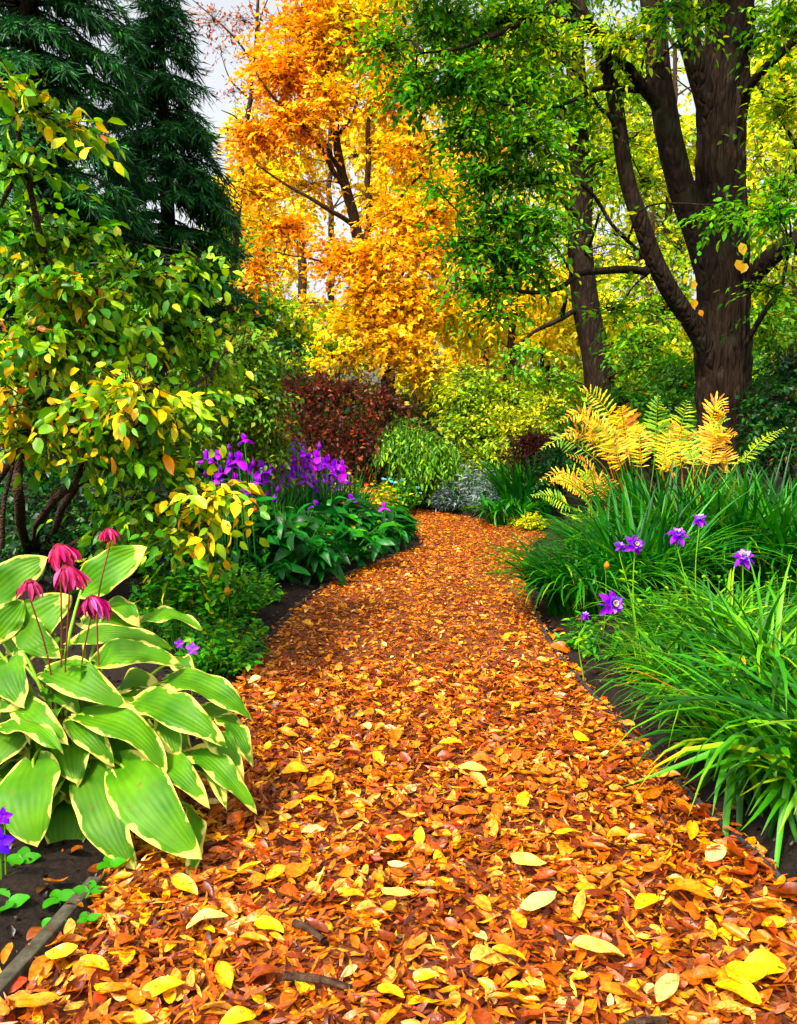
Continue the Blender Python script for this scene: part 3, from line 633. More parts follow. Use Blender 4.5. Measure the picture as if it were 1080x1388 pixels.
rc = [(600, 30, 9.6, 70, 38, .7, 1, GRN), (690, 30, 9.6, 60, 35, .7, 1, GRN), (560, 110, 9.4, 40, 26, .5, .7, DKG), (620, 110, 9.2, 60, 26, .6, 1, DKG), (700, 120, 9.6, 55, 28, .6, 1, GRN), (640, 175, 9.2, 52, 22, .5, 1, DKG), (710, 190, 9.4, 60, 24, .6, 1, GRN), (745, 70, 9.8, 45, 30, .6, .9, LIM), (660, 240, 9.3, 48, 22, .5, 1, DKG), (725, 240, 9.6, 42, 24, .6, 1, GRN), (690, 295, 9.4, 55, 22, .5, 1, DKG), (645, 330, 9.2, 36, 20, .4, .9, DKG), (735, 310, 9.6, 34, 22, .5, .9, GRN), (700, 350, 9.4, 55, 22, .5, 1, DKG), (655, 390, 9.2, 35, 20, .4, .9, DKG), (660, 425, 9.2, 30, 16, .4, .6, DKG), (735, 375, 9.6, 30, 14, .4, .6, GRN), (835, 320, 10, 22, 20, .4, .35, LIM), (835, 60, 10, 40, 40, .6, .8, LIM), (850, 190, 11.5, 30, 40, .6, .5, LIM), (800, 150, 10, 24, 24, .4, .4, GRN), (1050, 290, 9.2, 45, 16, .4, 1, [(L('4c9a1c'), 3), (L('66ac22'), 3), (L('3a8418'), 2)]), (975, 285, 9.2, 36, 12, .3, .8, [(L('4c9a1c'), 3), (L('66ac22'), 3), (L('8ab824'), 2)]), (1060, 255, 9.4, 30, 18, .4, 1, GRN), (1065, 140, 10, 30, 45, .5, .6, LIM), (1060, 20, 10, 40, 30, .6, .9, GRN), (1045, 390, 10, 30, 30, .4, .5, GRN), (900, 20, 10, 50, 25, .6, .5, GRN), (960, 20, 9.6, 40, 20, .5, .35, GRN), (870, 250, 11.8, 40, 50, .6, .5, LIM), (840, 420, 11, 36, 26, .5, .5, GRN), (520, 60, 9.4, 30, 40, .4, .5, GRN), (590, 260, 9.3, 24, 16, .4, .4, DKG), (620, 330, 9.2, 24, 18, .4, .5, DKG)]
crown(bt, rc, 18500, .092, T_green, GRN, npl=11, tl=.75, skel=sk[6:], limb_r=.02, droop=.18, up=.38, shell=.1, twig_mat=M_bark, down=.1, mat=M_canopy)
# overhead canopy out of the frame, which shades the trunk as in the picture
oc = [(560 + 90 * k, -90 - 60 * (k % 3), 9 + (k % 4), 80, 60, .9, 1, GRN) for k in range(9)]
crown(bt, oc, 9000, .12, T_small, GRN, npl=10, tl=.6, skel=[s0], limb_r=.03, droop=.35, twig_mat=M_bark, name='upper_crown', limbs=False)
# yellow leaves on a vine on the trunk
for (x, y, w, c_) in [(1004, 329, 26, L('f6c820')), (998, 352, 26, L('f0b41c')), (1012, 357, 22, L('f4c424')), (942, 380, 20, L('e8b01c')), (943, 405, 22, L('eaa01c')), (915, 388, 16, L('e8c424')), (948, 420, 14, L('d8901c')), (930, 375, 14, L('e0c030'))]:
    p = P(x, y, D - .40); X = np.array([random.uniform(-.6, .6), -.2, -1]); A = frames(X[None], np.array([[random.uniform(-.4, .4), -1, .3]]))[0]
    if 'vine_me' not in globals(): vine_me = [tpl_mesh('vine_leaf', t_, M_leaf) for t_ in (tpl_mid(.8, .05, .2), tpl_mid(.7, .1, .1))]
    inst('vine_leaf', random.choice(vine_me), p, A * w * .7 * (D - .5) / F, bt, c_)

# ---- second trunk -------------------------------------------------
D = 17.0; base = P(826, 600, D); base[2] = 0
t2 = thing('leaning_tree', base, 'slimmer leaning brown trunk behind the yellow ferns', 'tree')
_, s = limb('trunk', [base, P(812, 505, D), P(797, 430, D), P(787, 350, D), P(788, 260, D), P(785, 190, D), P(782, 100, D), P(778, -40, D)], .31, .15, M_bark, t2, sides=40, n=70, ridge=.02, wob=.06)
s2 = [s]
for pts in [[P(787, 360, D), P(800, 320, D - .5), P(812, 290, D - 1)], [P(780, 420, D), P(745, 440, D - .6), P(715, 455, D - 1), P(690, 475, D - 1.2)], [P(790, 300, D), P(760, 270, D - .6), P(735, 250, D - 1)], [P(760, 430, D), P(765, 410, D - 1), P(770, 390, D - 1)]]:
    _, q = limb('branch', pts, .06, .02, M_bark, t2, sides=8, n=12, wob=.1); s2.append(q)
crown(t2, [(715, 478, D - 1, 36, 16, .6, .6, GRN), (690, 505, D - 1, 30, 14, .5, .5, GRN), (745, 515, D - 1, 36, 16, .6, .6, GRN), (870, 470, D - 1, 45, 36, .8, 1, GRN), (900, 420, D, 36, 30, .8, .7, GRN), (850, 380, D, 30, 26, .8, .5, LIM), (760, 150, D, 45, 50, .9, .9, GRN), (820, 220, D, 36, 40, .8, .8, GRN), (740, 330, D, 36, 40, .8, .6, GRN), (700, 80, D, 50, 50, 1, .6, LIM), (840, 100, D, 40, 60, 1, .7, GRN), (920, 340, D, 30, 60, .8, .6, LIM), (1040, 440, D - 2, 40, 40, .9, .9, GRN), (1060, 520, D - 2, 40, 40, .9, 1, DKG), (910, 505, D - 2, 40, 30, .8, 1, DKG), (770, -30, D, 90, 60, 1.2, .8, GRN)], 13000, .13, T_small, GRN, npl=10, tl=.7, skel=s2, limb_r=.022, droop=.3, twig_mat=M_bark2)

# ---- background trees ---------------------------------------------
YLG = [(L('c8d028'), 26), (L('e4dc30'), 26), (L('98bc22'), 20), (L('f4e040'), 20), (L('6ca01c'), 8)]
YLO = [(L('fce03c'), 30), (L('f6d42c'), 28), (L('d8d830'), 18), (L('f8c42a'), 12)]
PKO = [(L('f2b458'), 16), (L('f4d048'), 26), (L('e08c40'), 7), (L('f8e05c'), 24)]
def bg_tree(px, d, label, clumps, n, leaf, pal, trunk_r=.18, top=None, nm='background_tree', tpls=None):
    base = P(px, 600, d); base[2] = 0; t = thing(nm, base, label, 'tree', 'trees behind the garden')
    tp = top or (px + random.uniform(-20, 20), -60)
    _, s = limb('trunk', [base, P(px + random.uniform(-10, 10), 300, d), P(tp[0], tp[1], d)], trunk_r, .04, M_bark2, t, n=24, wob=.3)
    crown(t, clumps, n, leaf, tpls or T_far, pal, npl=9, tl=.9, skel=[s], limb_r=.035, droop=.3, twig_mat=M_bark2, far=True)
bg_tree(735, 26, 'bright yellow tree far behind the leaning trunk', auto_clumps(735, 420, 24, 130, 80, 18, 2, .38, seed=1, pal=YLO), 9000, .2, YLO, top=(735, 350))
bg_tree(655, 28, 'pale yellow orange tree just right of the golden maple', auto_clumps(655, 440, 28, 60, 110, 10, 2, .4, seed=2, pal=PKO) + auto_clumps(650, 200, 28, 60, 60, 4, 2, .4, dens=.6, seed=3, pal=ORNG), 5500, .2, PKO)
bg_tree(900, 27, 'lime green tree seen between the stems of the big tree', auto_clumps(880, 250, 27, 170, 210, 28, 2, .28, seed=4, pal=YLG), 10500, .22, YLG)
bg_tree(1075, 25, 'lime yellow tree at the right edge behind the big tree', auto_clumps(1080, 220, 25, 90, 230, 18, 2, .32, seed=5, pal=YLG), 7000, .22, YLG)
bg_tree(700, 30, 'light green tree behind the middle of the picture top', auto_clumps(700, 160, 30, 160, 190, 26, 2, .30, dens=.8, seed=6, pal=YLG), 9500, .22, YLG)
bg_tree(880, 23, 'yellow green low tree right of the leaning trunk', auto_clumps(870, 440, 23, 90, 70, 12, 1.5, .38, seed=7, pal=YLG), 5500, .17, YLG, top=(870, 390))
bg_tree(400, 27, 'dull green tree behind the golden maple', auto_clumps(420, 440, 27, 110, 90, 14, 2, .36, seed=8, pal=LIM), 6000, .2, LIM, top=(410, 380))
bg_tree(560, 32, 'yellow tree hidden behind the golden maple crown', auto_clumps(560, 330, 32, 100, 160, 16, 2, .33, dens=.8, seed=9, pal=YLO), 6000, .22, YLO)
bg_tree(30, 20, 'dark green tree behind the broad conifer', auto_clumps(40, 250, 20, 120, 220, 18, 2, .36, seed=10, pal=DKG), 7000, .18, DKG)
bg_tree(300, 26, 'shaded green tree behind the pointed spruce', auto_clumps(300, 400, 26, 90, 120, 14, 2, .36, seed=11, pal=DKG), 6000, .2, DKG, top=(300, 310))
bg_tree(1000, 30, 'yellow tree glimpsed through the right hand branches', auto_clumps(1000, 430, 30, 120, 100, 14, 2, .36, seed=12, pal=YLG), 5500, .22, YLG, top=(1000, 350))

for k, (x, d, lab, pal) in enumerate([(80, 42, 'far dark tree mass at the left end of the horizon', DKG), (330, 44, 'far green tree mass behind the conifers', GRN), (560, 46, 'far yellow green tree mass behind the golden maple', YLG), (760, 44, 'far lime tree mass behind the leaning trunk', LIM), (930, 42, 'far green tree mass behind the big trunk', GRN), (1090, 44, 'far lime tree mass at the right end of the horizon', LIM)]):
    bg_tree(x, d, lab, auto_clumps(x, 480, d, 150, 95, 14, 3, .42, seed=40 + k, pal=pal), 4200, .42, pal, top=(x, 400), nm='distant_tree')

bg_tree(690, 19.5, 'glowing yellow tree between the golden maple and the leaning trunk', auto_clumps(695, 425, 19.5, 75, 55, 12, 1.2, .38, seed=61, pal=YLO), 4200, .15, YLO, trunk_r=.1, top=(695, 380))

bg_tree(455, 34, 'pale yellow tree filling the gaps behind the golden maple top', auto_clumps(470, 230, 34, 110, 130, 18, 2.5, .3, dens=.8, seed=62, pal=YLO), 5200, .24, YLO)
bg_tree(640, 36, 'yellow green tree behind the upper middle of the picture', auto_clumps(630, 230, 36, 100, 160, 18, 2.5, .3, dens=.8, seed=63, pal=YLG), 5500, .26, YLG)
bg_tree(960, 36, 'dense green tree far behind the big trunk', auto_clumps(960, 150, 36, 170, 190, 24, 2.5, .3, dens=.8, seed=64, pal=LIM), 7500, .28, LIM)

bg_tree(360, 33, 'soft yellow tree showing between the spruce and the golden maple', auto_clumps(355, 290, 33, 70, 110, 14, 2, .34, dens=.9, seed=65, pal=YLO), 4200, .22, YLO, trunk_r=.1, top=(355, 190))
bg_tree(330, 38, 'pale green yellow tree far behind the slender russet tree', auto_clumps(330, 260, 38, 80, 110, 12, 2, .34, dens=.8, seed=66, pal=YLG), 3600, .26, YLG, trunk_r=.1, top=(330, 160))
# ------------------------------------------------------------------ shrubs
def shrub(name, px, py, label, clumps, n, leaf, pal, tpls=None, mat=None, stems=7, group=None, npl=9, tl=.4, n_obj=0, obj_me=None, limb_r=.012, stem_r=.02, twig_mat=None, **kw):
    base = G(px, py); base[2] = 0; t = thing(name, base, label, 'shrub', group); sk = []
    for k in range(stems):
        c = clumps[int(k * len(clumps) / stems)]; C = P(c[0], c[1], c[2]); b = base + [random.uniform(-.15, .15), random.uniform(-.15, .15), -.02]
        m1 = b + (C - b) * .5 + np.array([random.uniform(-.1, .1), random.uniform(-.1, .1), .15])
        _, q = limb('stem', [b, m1, C], stem_r, stem_r * .4, twig_mat or M_twig, t, sides=7, n=14, wob=.12); sk.append(q)
    crown(t, clumps, n, leaf, tpls or T_small, pal, npl=npl, tl=tl, skel=sk, limb_r=limb_r, n_obj=n_obj, obj_me=obj_me, mat=mat, twig_mat=twig_mat, **kw)
    return t
SG = [(L('549a1e'), 26), (L('76b026'), 26), (L('3c8018'), 18), (L('9cc02c'), 16), (L('ccc82c'), 7), (L('2c6418'), 8)]
SY = [(L('f8d024'), 22), (L('f0bc20'), 8), (L('dccc2c'), 14), (L('8cb428'), 36), (L('5a9a1e'), 22), (L('d0842a'), 2)]
SM = [(L('5a9a1e'), 26), (L('8cb82a'), 26), (L('c8cc2c'), 16), (L('f0c424'), 8), (L('3a7c18'), 18), (L('b86a24'), 2.5)]
SO = [(L('b8642a'), 10), (L('e8b01c'), 14), (L('6c9c22'), 26), (L('3a7c18'), 20)]
leaf_me = [tpl_mesh('shrub_leaf', tpl_curl(500 + k, w=.6, nl=8, nw=5, curl=.3, bend=.3), M_gloss) for k in range(6)]
for me in leaf_me:      # base of the leaf at the origin
    me.transform(Matrix.Translation((0.5, 0, 0)))
lc = [(25, 125, 3.5, 34, 26, .15, .6, SM), (95, 165, 3.6, 30, 18, .15, .6, SM), (28, 225, 3.7, 38, 28, .2, .55, SG), (25, 320, 3.8, 46, 38, .3, .8, SG), (105, 322, 3.9, 46, 28, .25, .6, SG), (85, 390, 3.8, 70, 36, .3, 1, SM), (190, 375, 4.1, 62, 34, .3, 1, SG), (265, 355, 4.3, 34, 18, .2, .6, SG), (40, 460, 3.7, 60, 36, .3, 1, SM), (140, 455, 4, 70, 36, .3, 1, SM), (235, 450, 4.4, 62, 36, .3, 1, SG), (318, 430, 4.5, 34, 20, .2, .4, SG), (60, 545, 3.8, 58, 34, .25, .9, SO), (170, 528, 3.6, 66, 26, .25, 1, SY), (245, 545, 4.0, 52, 34, .3, 1, SG), (120, 590, 3.8, 60, 26, .25, .8, SM), (205, 620, 4.0, 48, 36, .3, 1, SG), (280, 672, 3.7, 36, 30, .2, .8, SY), (255, 720, 3.8, 38, 32, .2, .8, SM), (175, 690, 3.9, 46, 34, .25, .7, SG), (282, 495, 4.6, 32, 34, .3, .5, SG), (20, 500, 4.4, 60, 60, .3, .8, SG), (120, 420, 4.8, 110, 55, .3, .8, SG), (30, 300, 4.6, 40, 50, .3, .5, SG), (25, 590, 3.7, 40, 20, .2, .6, SY)]
base = G(40, 790); base[2] = 0
ls = thing('tall_shrub', base, 'tall leafy shrub with green and yellow oval leaves filling the left side', 'shrub')
sk = []
for pts, r in [([base, P(25, 690, 4.2), P(20, 630, 4.1), P(40, 560, 4.0), P(70, 470, 3.9), P(60, 350, 3.8), P(40, 230, 3.7), P(20, 130, 3.5)], .028), ([base, P(60, 690, 4.2), P(130, 640, 4.1), P(190, 580, 4), P(240, 470, 4.3), P(300, 430, 4.5)], .024), ([base, P(100, 660, 4.3), P(120, 560, 4.3), P(140, 440, 4.2), P(180, 360, 4.1), P(265, 350, 4.3)], .024), ([P(-60, 720, 4), P(-5, 645, 3.9), P(35, 600, 3.8), P(120, 545, 3.7), P(200, 525, 3.6)], .022), ([base, P(90, 740, 4.2), P(180, 700, 4), P(260, 680, 3.8), P(300, 660, 3.7)], .014), ([P(30, 620, 4.1), P(0, 500, 4), P(-20, 350, 3.9), P(40, 220, 3.7), P(95, 165, 3.6)], .016), ([P(180, 590, 4), P(240, 540, 4), P(290, 500, 4.3), P(330, 430, 4.5)], .012), ([P(0, 740, 3.9), P(3, 680, 3.85), P(14, 630, 3.85), P(15, 590, 3.9)], .014)]:
    _, q = limb('stem', pts, r, r * .35, M_twig, ls, sides=8, n=26, wob=.06); sk.append(q)
crown(ls, lc, 9600, .068, T_mid, SG, npl=9, tl=.36, skel=sk, limb_r=.008, n_obj=300, obj_me=leaf_me, mat=M_gloss, droop=.2, up=.6, shell=.1, down=.25, hang=1.0, blocky=.3)
# finer shrub behind it, and dark filler shrub below
OLV = [(L('4c7c1a'), 24), (L('66901e'), 24), (L('38641a'), 22), (L('8a9a24'), 12), (L('a8862a'), 6)]
shrub('fine_leaved_shrub', 340, 720, 'olive green small leaved shrub behind the irises', [(335, 480, 7.2, 46, 40, .4, 1), (350, 545, 7.2, 46, 40, .4, 1), (300, 545, 7.4, 44, 40, .4, 1), (335, 590, 7.8, 46, 26, .4, 1), (290, 500, 7.4, 50, 50, .4, 1), (370, 600, 7.4, 26, 40, .3, .8), (255, 600, 7.2, 40, 36, .4, .8)], 8500, .055, OLV, stems=6, tl=.3, up=.6)
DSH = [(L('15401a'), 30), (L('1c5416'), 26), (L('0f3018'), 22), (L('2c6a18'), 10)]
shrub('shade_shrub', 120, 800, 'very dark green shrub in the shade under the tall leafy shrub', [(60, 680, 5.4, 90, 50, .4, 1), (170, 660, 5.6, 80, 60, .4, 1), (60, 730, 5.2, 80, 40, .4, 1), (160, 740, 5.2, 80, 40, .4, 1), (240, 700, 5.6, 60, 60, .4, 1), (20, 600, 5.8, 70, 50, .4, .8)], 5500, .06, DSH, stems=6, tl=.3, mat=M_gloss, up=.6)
# red shrub and its neighbours
RED = [(L('561814'), 26), (L('702616'), 20), (L('3a1210'), 24), (L('8a3a1c'), 10), (L('54401c'), 12), (L('a8521c'), 4), (L('4a5a1c'), 5)]
shrub('barberry_shrub', 450, 690, 'wide dark red leaved shrub behind the purple irises', [(410, 535, 12, 40, 26, .6, 1), (460, 530, 12, 44, 26, .6, 1), (515, 550, 12, 40, 28, .6, 1), (430, 580, 11.8, 50, 32, .6, 1), (490, 595, 11.8, 46, 30, .6, .8), (450, 622, 11.6, 50, 22, .5, .8), (440, 512, 12.2, 24, 14, .4, .6), (500, 528, 12.2, 24, 14, .4, .6), (395, 520, 12, 22, 16, .4, .7), (545, 555, 12, 20, 18, .4, .6)], 6200, .075, RED, stems=6, tpls=T_far, tl=.95, up=.7, shell=.1, droop=.4)
BGR = [(L('5c9e1c'), 26), (L('78b020'), 24), (L('3f8018'), 20), (L('9cbc28'), 12), (L('2c6414'), 12)]
shrub('lace_leaf_shrub', 575, 690, 'rounded bright green shrub with drooping fine foliage beside the red shrub', [(560, 590, 11.6, 42, 16, .5, 1), (590, 605, 11.5, 34, 16, .5, 1), (535, 600, 11.6, 28, 20, .4, .9), (575, 625, 11.4, 44, 16, .4, .8), (612, 620, 11.5, 14, 18, .3, .7), (548, 572, 11.8, 26, 10, .4, .7)], 5500, .08, BGR, tpls=T_lance, stems=5, tl=.35, droop=.6, down=.6, up=.5)
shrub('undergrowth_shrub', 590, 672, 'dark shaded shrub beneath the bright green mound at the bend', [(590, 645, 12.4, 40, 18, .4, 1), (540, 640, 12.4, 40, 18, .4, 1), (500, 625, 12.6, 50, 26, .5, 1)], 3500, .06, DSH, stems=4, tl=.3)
CHA = [(L('8cb422'), 26), (L('aac428'), 22), (L('66981c'), 22), (L('d4cc2c'), 12), (L('4a8018'), 12)]
shrub('feathery_shrub', 660, 668, 'tall chartreuse feathery shrub right of the golden maple', [(640, 510, 16, 36, 22, .8, 1), (665, 540, 15.6, 46, 26, .8, 1), (630, 540, 15.6, 40, 30, .7, 1), (700, 545, 15.4, 40, 22, .7, 1), (660, 580, 15, 50, 26, .7, 1), (690, 600, 14.6, 44, 24, .6, 1), (640, 620, 14.4, 40, 24, .6, .9), (620, 580, 15, 26, 26, .6, .8)], 8000, .10, CHA, stems=6, tpls=T_far, tl=.8, droop=.25, up=.65, shell=.1)
YLS = [(L('d8cc28'), 26), (L('b4c028'), 26), (L('84a822'), 26), (L('ecd838'), 8)]
shrub('yellow_shrub', 720, 660, 'yellow leaved shrub at the foot of the leaning trunk', [(715, 570, 14, 34, 16, .5, 1), (690, 560, 14.4, 26, 12, .5, .8), (740, 545, 14.6, 30, 20, .5, .9)], 1500, .09, YLS, stems=4, tpls=T_far, tl=.6, shell=.1)
PUR = [(L('3c1414'), 26), (L('5a1e1a'), 24), (L('2a1414'), 20), (L('4a2c1a'), 10), (L('7a2c1c'), 6)]
shrub('purple_leaf_shrub', 735, 690, 'small dark purple shrub left of the yellow ferns', [(720, 600, 11.5, 26, 20, .4, 1), (745, 610, 11.2, 28, 24, .4, 1), (715, 630, 11.4, 24, 16, .4, .8)], 2600, .065, PUR, stems=4, tpls=T_far, tl=.5, shell=.1)
shrub('evergreen_shrub', 760, 700, 'low blackish green bush between the purple shrub and the ferns', [(755, 625, 10.4, 30, 26, .4, 1), (775, 600, 10.6, 24, 24, .4, 1), (740, 645, 10.2, 22, 16, .3, .8)], 3000, .055, DSH, stems=4, tl=.25)
MGR = [(L('2f6e18'), 26), (L('3f8418'), 22), (L('205414'), 22), (L('5c961c'), 12), (L('c8641c'), 2)]
shrub('hedge_shrub', 900, 680, 'mid green shrub mass behind the yellow ferns and big trunk', [(850, 545, 13.5, 50, 30, .7, 1), (900, 560, 13, 46, 34, .7, 1), (870, 590, 12.6, 50, 30, .6, 1), (810, 580, 13, 36, 28, .6, 1), (920, 520, 13.5, 34, 34, .6, 1), (780, 565, 13.6, 34, 20, .6, .8)], 6500, .09, MGR, stems=6, tpls=T_far, tl=.45)
shrub('holly_shrub', 1070, 700, 'dark green bush right of the big trunk', [(1050, 545, 10, 40, 40, .5, 1), (1080, 500, 10.2, 40, 40, .5, 1), (1060, 600, 9.6, 44, 34, .5, 1), (1030, 590, 10, 26, 34, .4, .8), (1090, 570, 9.8, 40, 40, .5, .8)], 5500, .075, [(c * .9, w) for c, w in DSH] + [(L('8a6a1c'), 2)], stems=5, tl=.35, mat=M_gloss)
# far backdrop under the trees
shrub('backdrop_shrub', 650, 640, 'mixed green thicket at the end of the garden', auto_clumps(560, 560, 22, 140, 50, 10, 1.5, .4, seed=21, pal=MGR) + auto_clumps(800, 550, 22, 200, 50, 12, 1.5, .35, seed=22, pal=LIM), 9000, .15, MGR, stems=6, tl=.6, tpls=T_far, far=True)
shrub('backdrop_shrub', 330, 650, 'dark thicket below the conifers', auto_clumps(300, 520, 19, 130, 80, 12, 1.5, .38, seed=23, pal=DSH), 6000, .13, DSH, stems=5, tl=.6, tpls=T_far, far=True)
shrub('backdrop_shrub', 1050, 650, 'dense thicket on the far right under the trees', auto_clumps(1030, 540, 20, 130, 70, 12, 1.5, .38, seed=24, pal=MGR), 6000, .14, MGR, stems=5, tl=.6, tpls=T_far, far=True)
shrub('backdrop_shrub', 60, 700, 'dark hedge seen low behind the tall left shrub', auto_clumps(100, 560, 9, 150, 110, 14, .8, .38, seed=25, pal=DSH), 6500, .08, DSH, stems=5, tl=.4, tpls=T_far, far=True)
# ------------------------------------------------------------------ hosta
M_hosta, nt, out = nodes('hosta_leaf')
ea = N(nt, 'ShaderNodeAttribute', attribute_name='edge'); sa = N(nt, 'ShaderNodeAttribute', attribute_name='across')
geo = N(nt, 'ShaderNodeNewGeometry'); oi = N(nt, 'ShaderNodeObjectInfo')
nz = N(nt, 'ShaderNodeTexNoise', i_Scale=17.0, i_Detail=2.0); nt.links.new(geo.outputs['Position'], nz.inputs['Vector'])
m1 = N(nt, 'ShaderNodeMath', operation='MULTIPLY_ADD'); m1.inputs[1].default_value = 0.055; m1.inputs[2].default_value = -0.029; nt.links.new(nz.outputs['Fac'], m1.inputs[0])
m2 = N(nt, 'ShaderNodeMath', operation='ADD'); nt.links.new(ea.outputs['Fac'], m2.inputs[0]); nt.links.new(m1.outputs[0], m2.inputs[1])
fe = N(nt, 'ShaderNodeMapRange'); fe.inputs[1].default_value = 0.0022; fe.inputs[2].default_value = 0.0066; nt.links.new(m2.outputs[0], fe.inputs[0])
nz2 = N(nt, 'ShaderNodeTexNoise', i_Scale=9.0, i_Detail=2.0); nt.links.new(geo.outputs['Position'], nz2.inputs['Vector'])
gcol = ramp(nt, nz2.outputs['Fac'], [(0.3, L('357204')), (0.7, L('5e980a'))])
cosv = N(nt, 'ShaderNodeMath', operation='MULTIPLY'); cosv.inputs[1].default_value = 24.0; nt.links.new(sa.outputs['Fac'], cosv.inputs[0])
cs = N(nt, 'ShaderNodeMath', operation='COSINE'); nt.links.new(cosv.outputs[0], cs.inputs[0])
vr = N(nt, 'ShaderNodeMapRange'); vr.inputs[1].default_value = .55; vr.inputs[2].default_value = 1.0; nt.links.new(cs.outputs[0], vr.inputs[0])
gcol = mixc(nt, gcol, mixc(nt, gcol, (.55, .7, .5), blend='MULTIPLY', f=.18), fac=vr.outputs[0])
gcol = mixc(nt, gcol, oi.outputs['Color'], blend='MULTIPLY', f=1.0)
hc = mixc(nt, L('d4cc60'), gcol, fac=fe.outputs[0])
bp = N(nt, 'ShaderNodeBump', i_Strength=.22, i_Distance=.003); nt.links.new(cs.outputs[0], bp.inputs['Height'])
nb = N(nt, 'ShaderNodeTexNoise', i_Scale=55.0, i_Detail=4.0); nt.links.new(geo.outputs['Position'], nb.inputs['Vector'])
hc = mixc(nt, hc, L('7a5a24'), fac=ramp(nt, nb.outputs['Fac'], [(0.66, (0, 0, 0)), (0.72, (.8, .8, .8))]))
leaf_shader(nt, out, hc, .5, .35, .2, bp.outputs[0])
hb = P(95, 1110, 2.65); hb[2] = 0
hosta = thing('hosta_plant', hb, 'big hosta with cream edged green leaves spilling onto the path', 'plant')
def hosta_leaf(b, t, wpx, arch=.04, face=(0, -.8, .6), cup=.18, d0=None, seed=0, tint=1.0, petiole=True, base=None, par=None):
    r = random.Random(seed); X = t - b; Lc = np.linalg.norm(X); X = X / Lc
    n = np.asarray(face, float); n = n - X * (n @ X); n /= np.linalg.norm(n); Y = np.cross(n, X)
    W = wpx; nl, nw = 26, 17; V, E, A_ = [], [], []; ph = r.uniform(0, 6); tw = r.uniform(-.35, .35); r1 = r.uniform(9, 16)
    for i in range(nl):
        u = i / (nl - 1); pr = (u + .012) ** .52 * (1 - u) ** .76; pr /= .406 ** .52 * .594 ** .76; hw = W / 2 * min(1, pr) + .001
        for j in range(nw):
            s = j / (nw - 1) * 2 - 1
            x = u * Lc - .10 * Lc * abs(s) ** 1.6 * (1 - u) ** 5
            y = hw * s; z = arch * 4 * u * (1 - u) - arch * .9 * u ** 3 + cup * hw * abs(s) ** 1.2 - .5 * cup * hw * abs(s) ** 3.2
            z += .0005 * math.cos(s * 24) * (1 - u) ** .5 + abs(s) ** 3 * .010 * math.sin(u * r1 + ph + s * 2) + .006 * math.sin(u * 7 + ph * 2) * (1 - abs(s))
            a = tw * u; y, z = y * math.cos(a) - z * math.sin(a), y * math.sin(a) + z * math.cos(a)
            V.append(b + X * x + Y * y + n * z); E.append(min((1 - abs(s)) * hw, (1 - u) * Lc * .35)); A_.append(s)
    mb = MB(); mb.add(V, None, grid_faces(nl, nw), (1, 1, 1), edge=E, across=A_)
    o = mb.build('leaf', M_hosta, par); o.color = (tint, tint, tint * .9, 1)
    if petiole:
        c = (base if base is not None else hb) + np.array([r.uniform(-.08, .08), r.uniform(-.06, .06), .02]); mid = (c + b) / 2 + np.array([0, 0, .10])
        limb('petiole', [c, mid, b - X * .01, b + X * .02], .007, .004, M_pet, par, sides=6, n=12)
M_pet = leaf_mat('petiole', .45, .2, .4)
def solid(mat, c): 
    return c
def Z5(x, y): return x / 2.018, 700 + y / 2.018          # coordinates read off an enlarged view
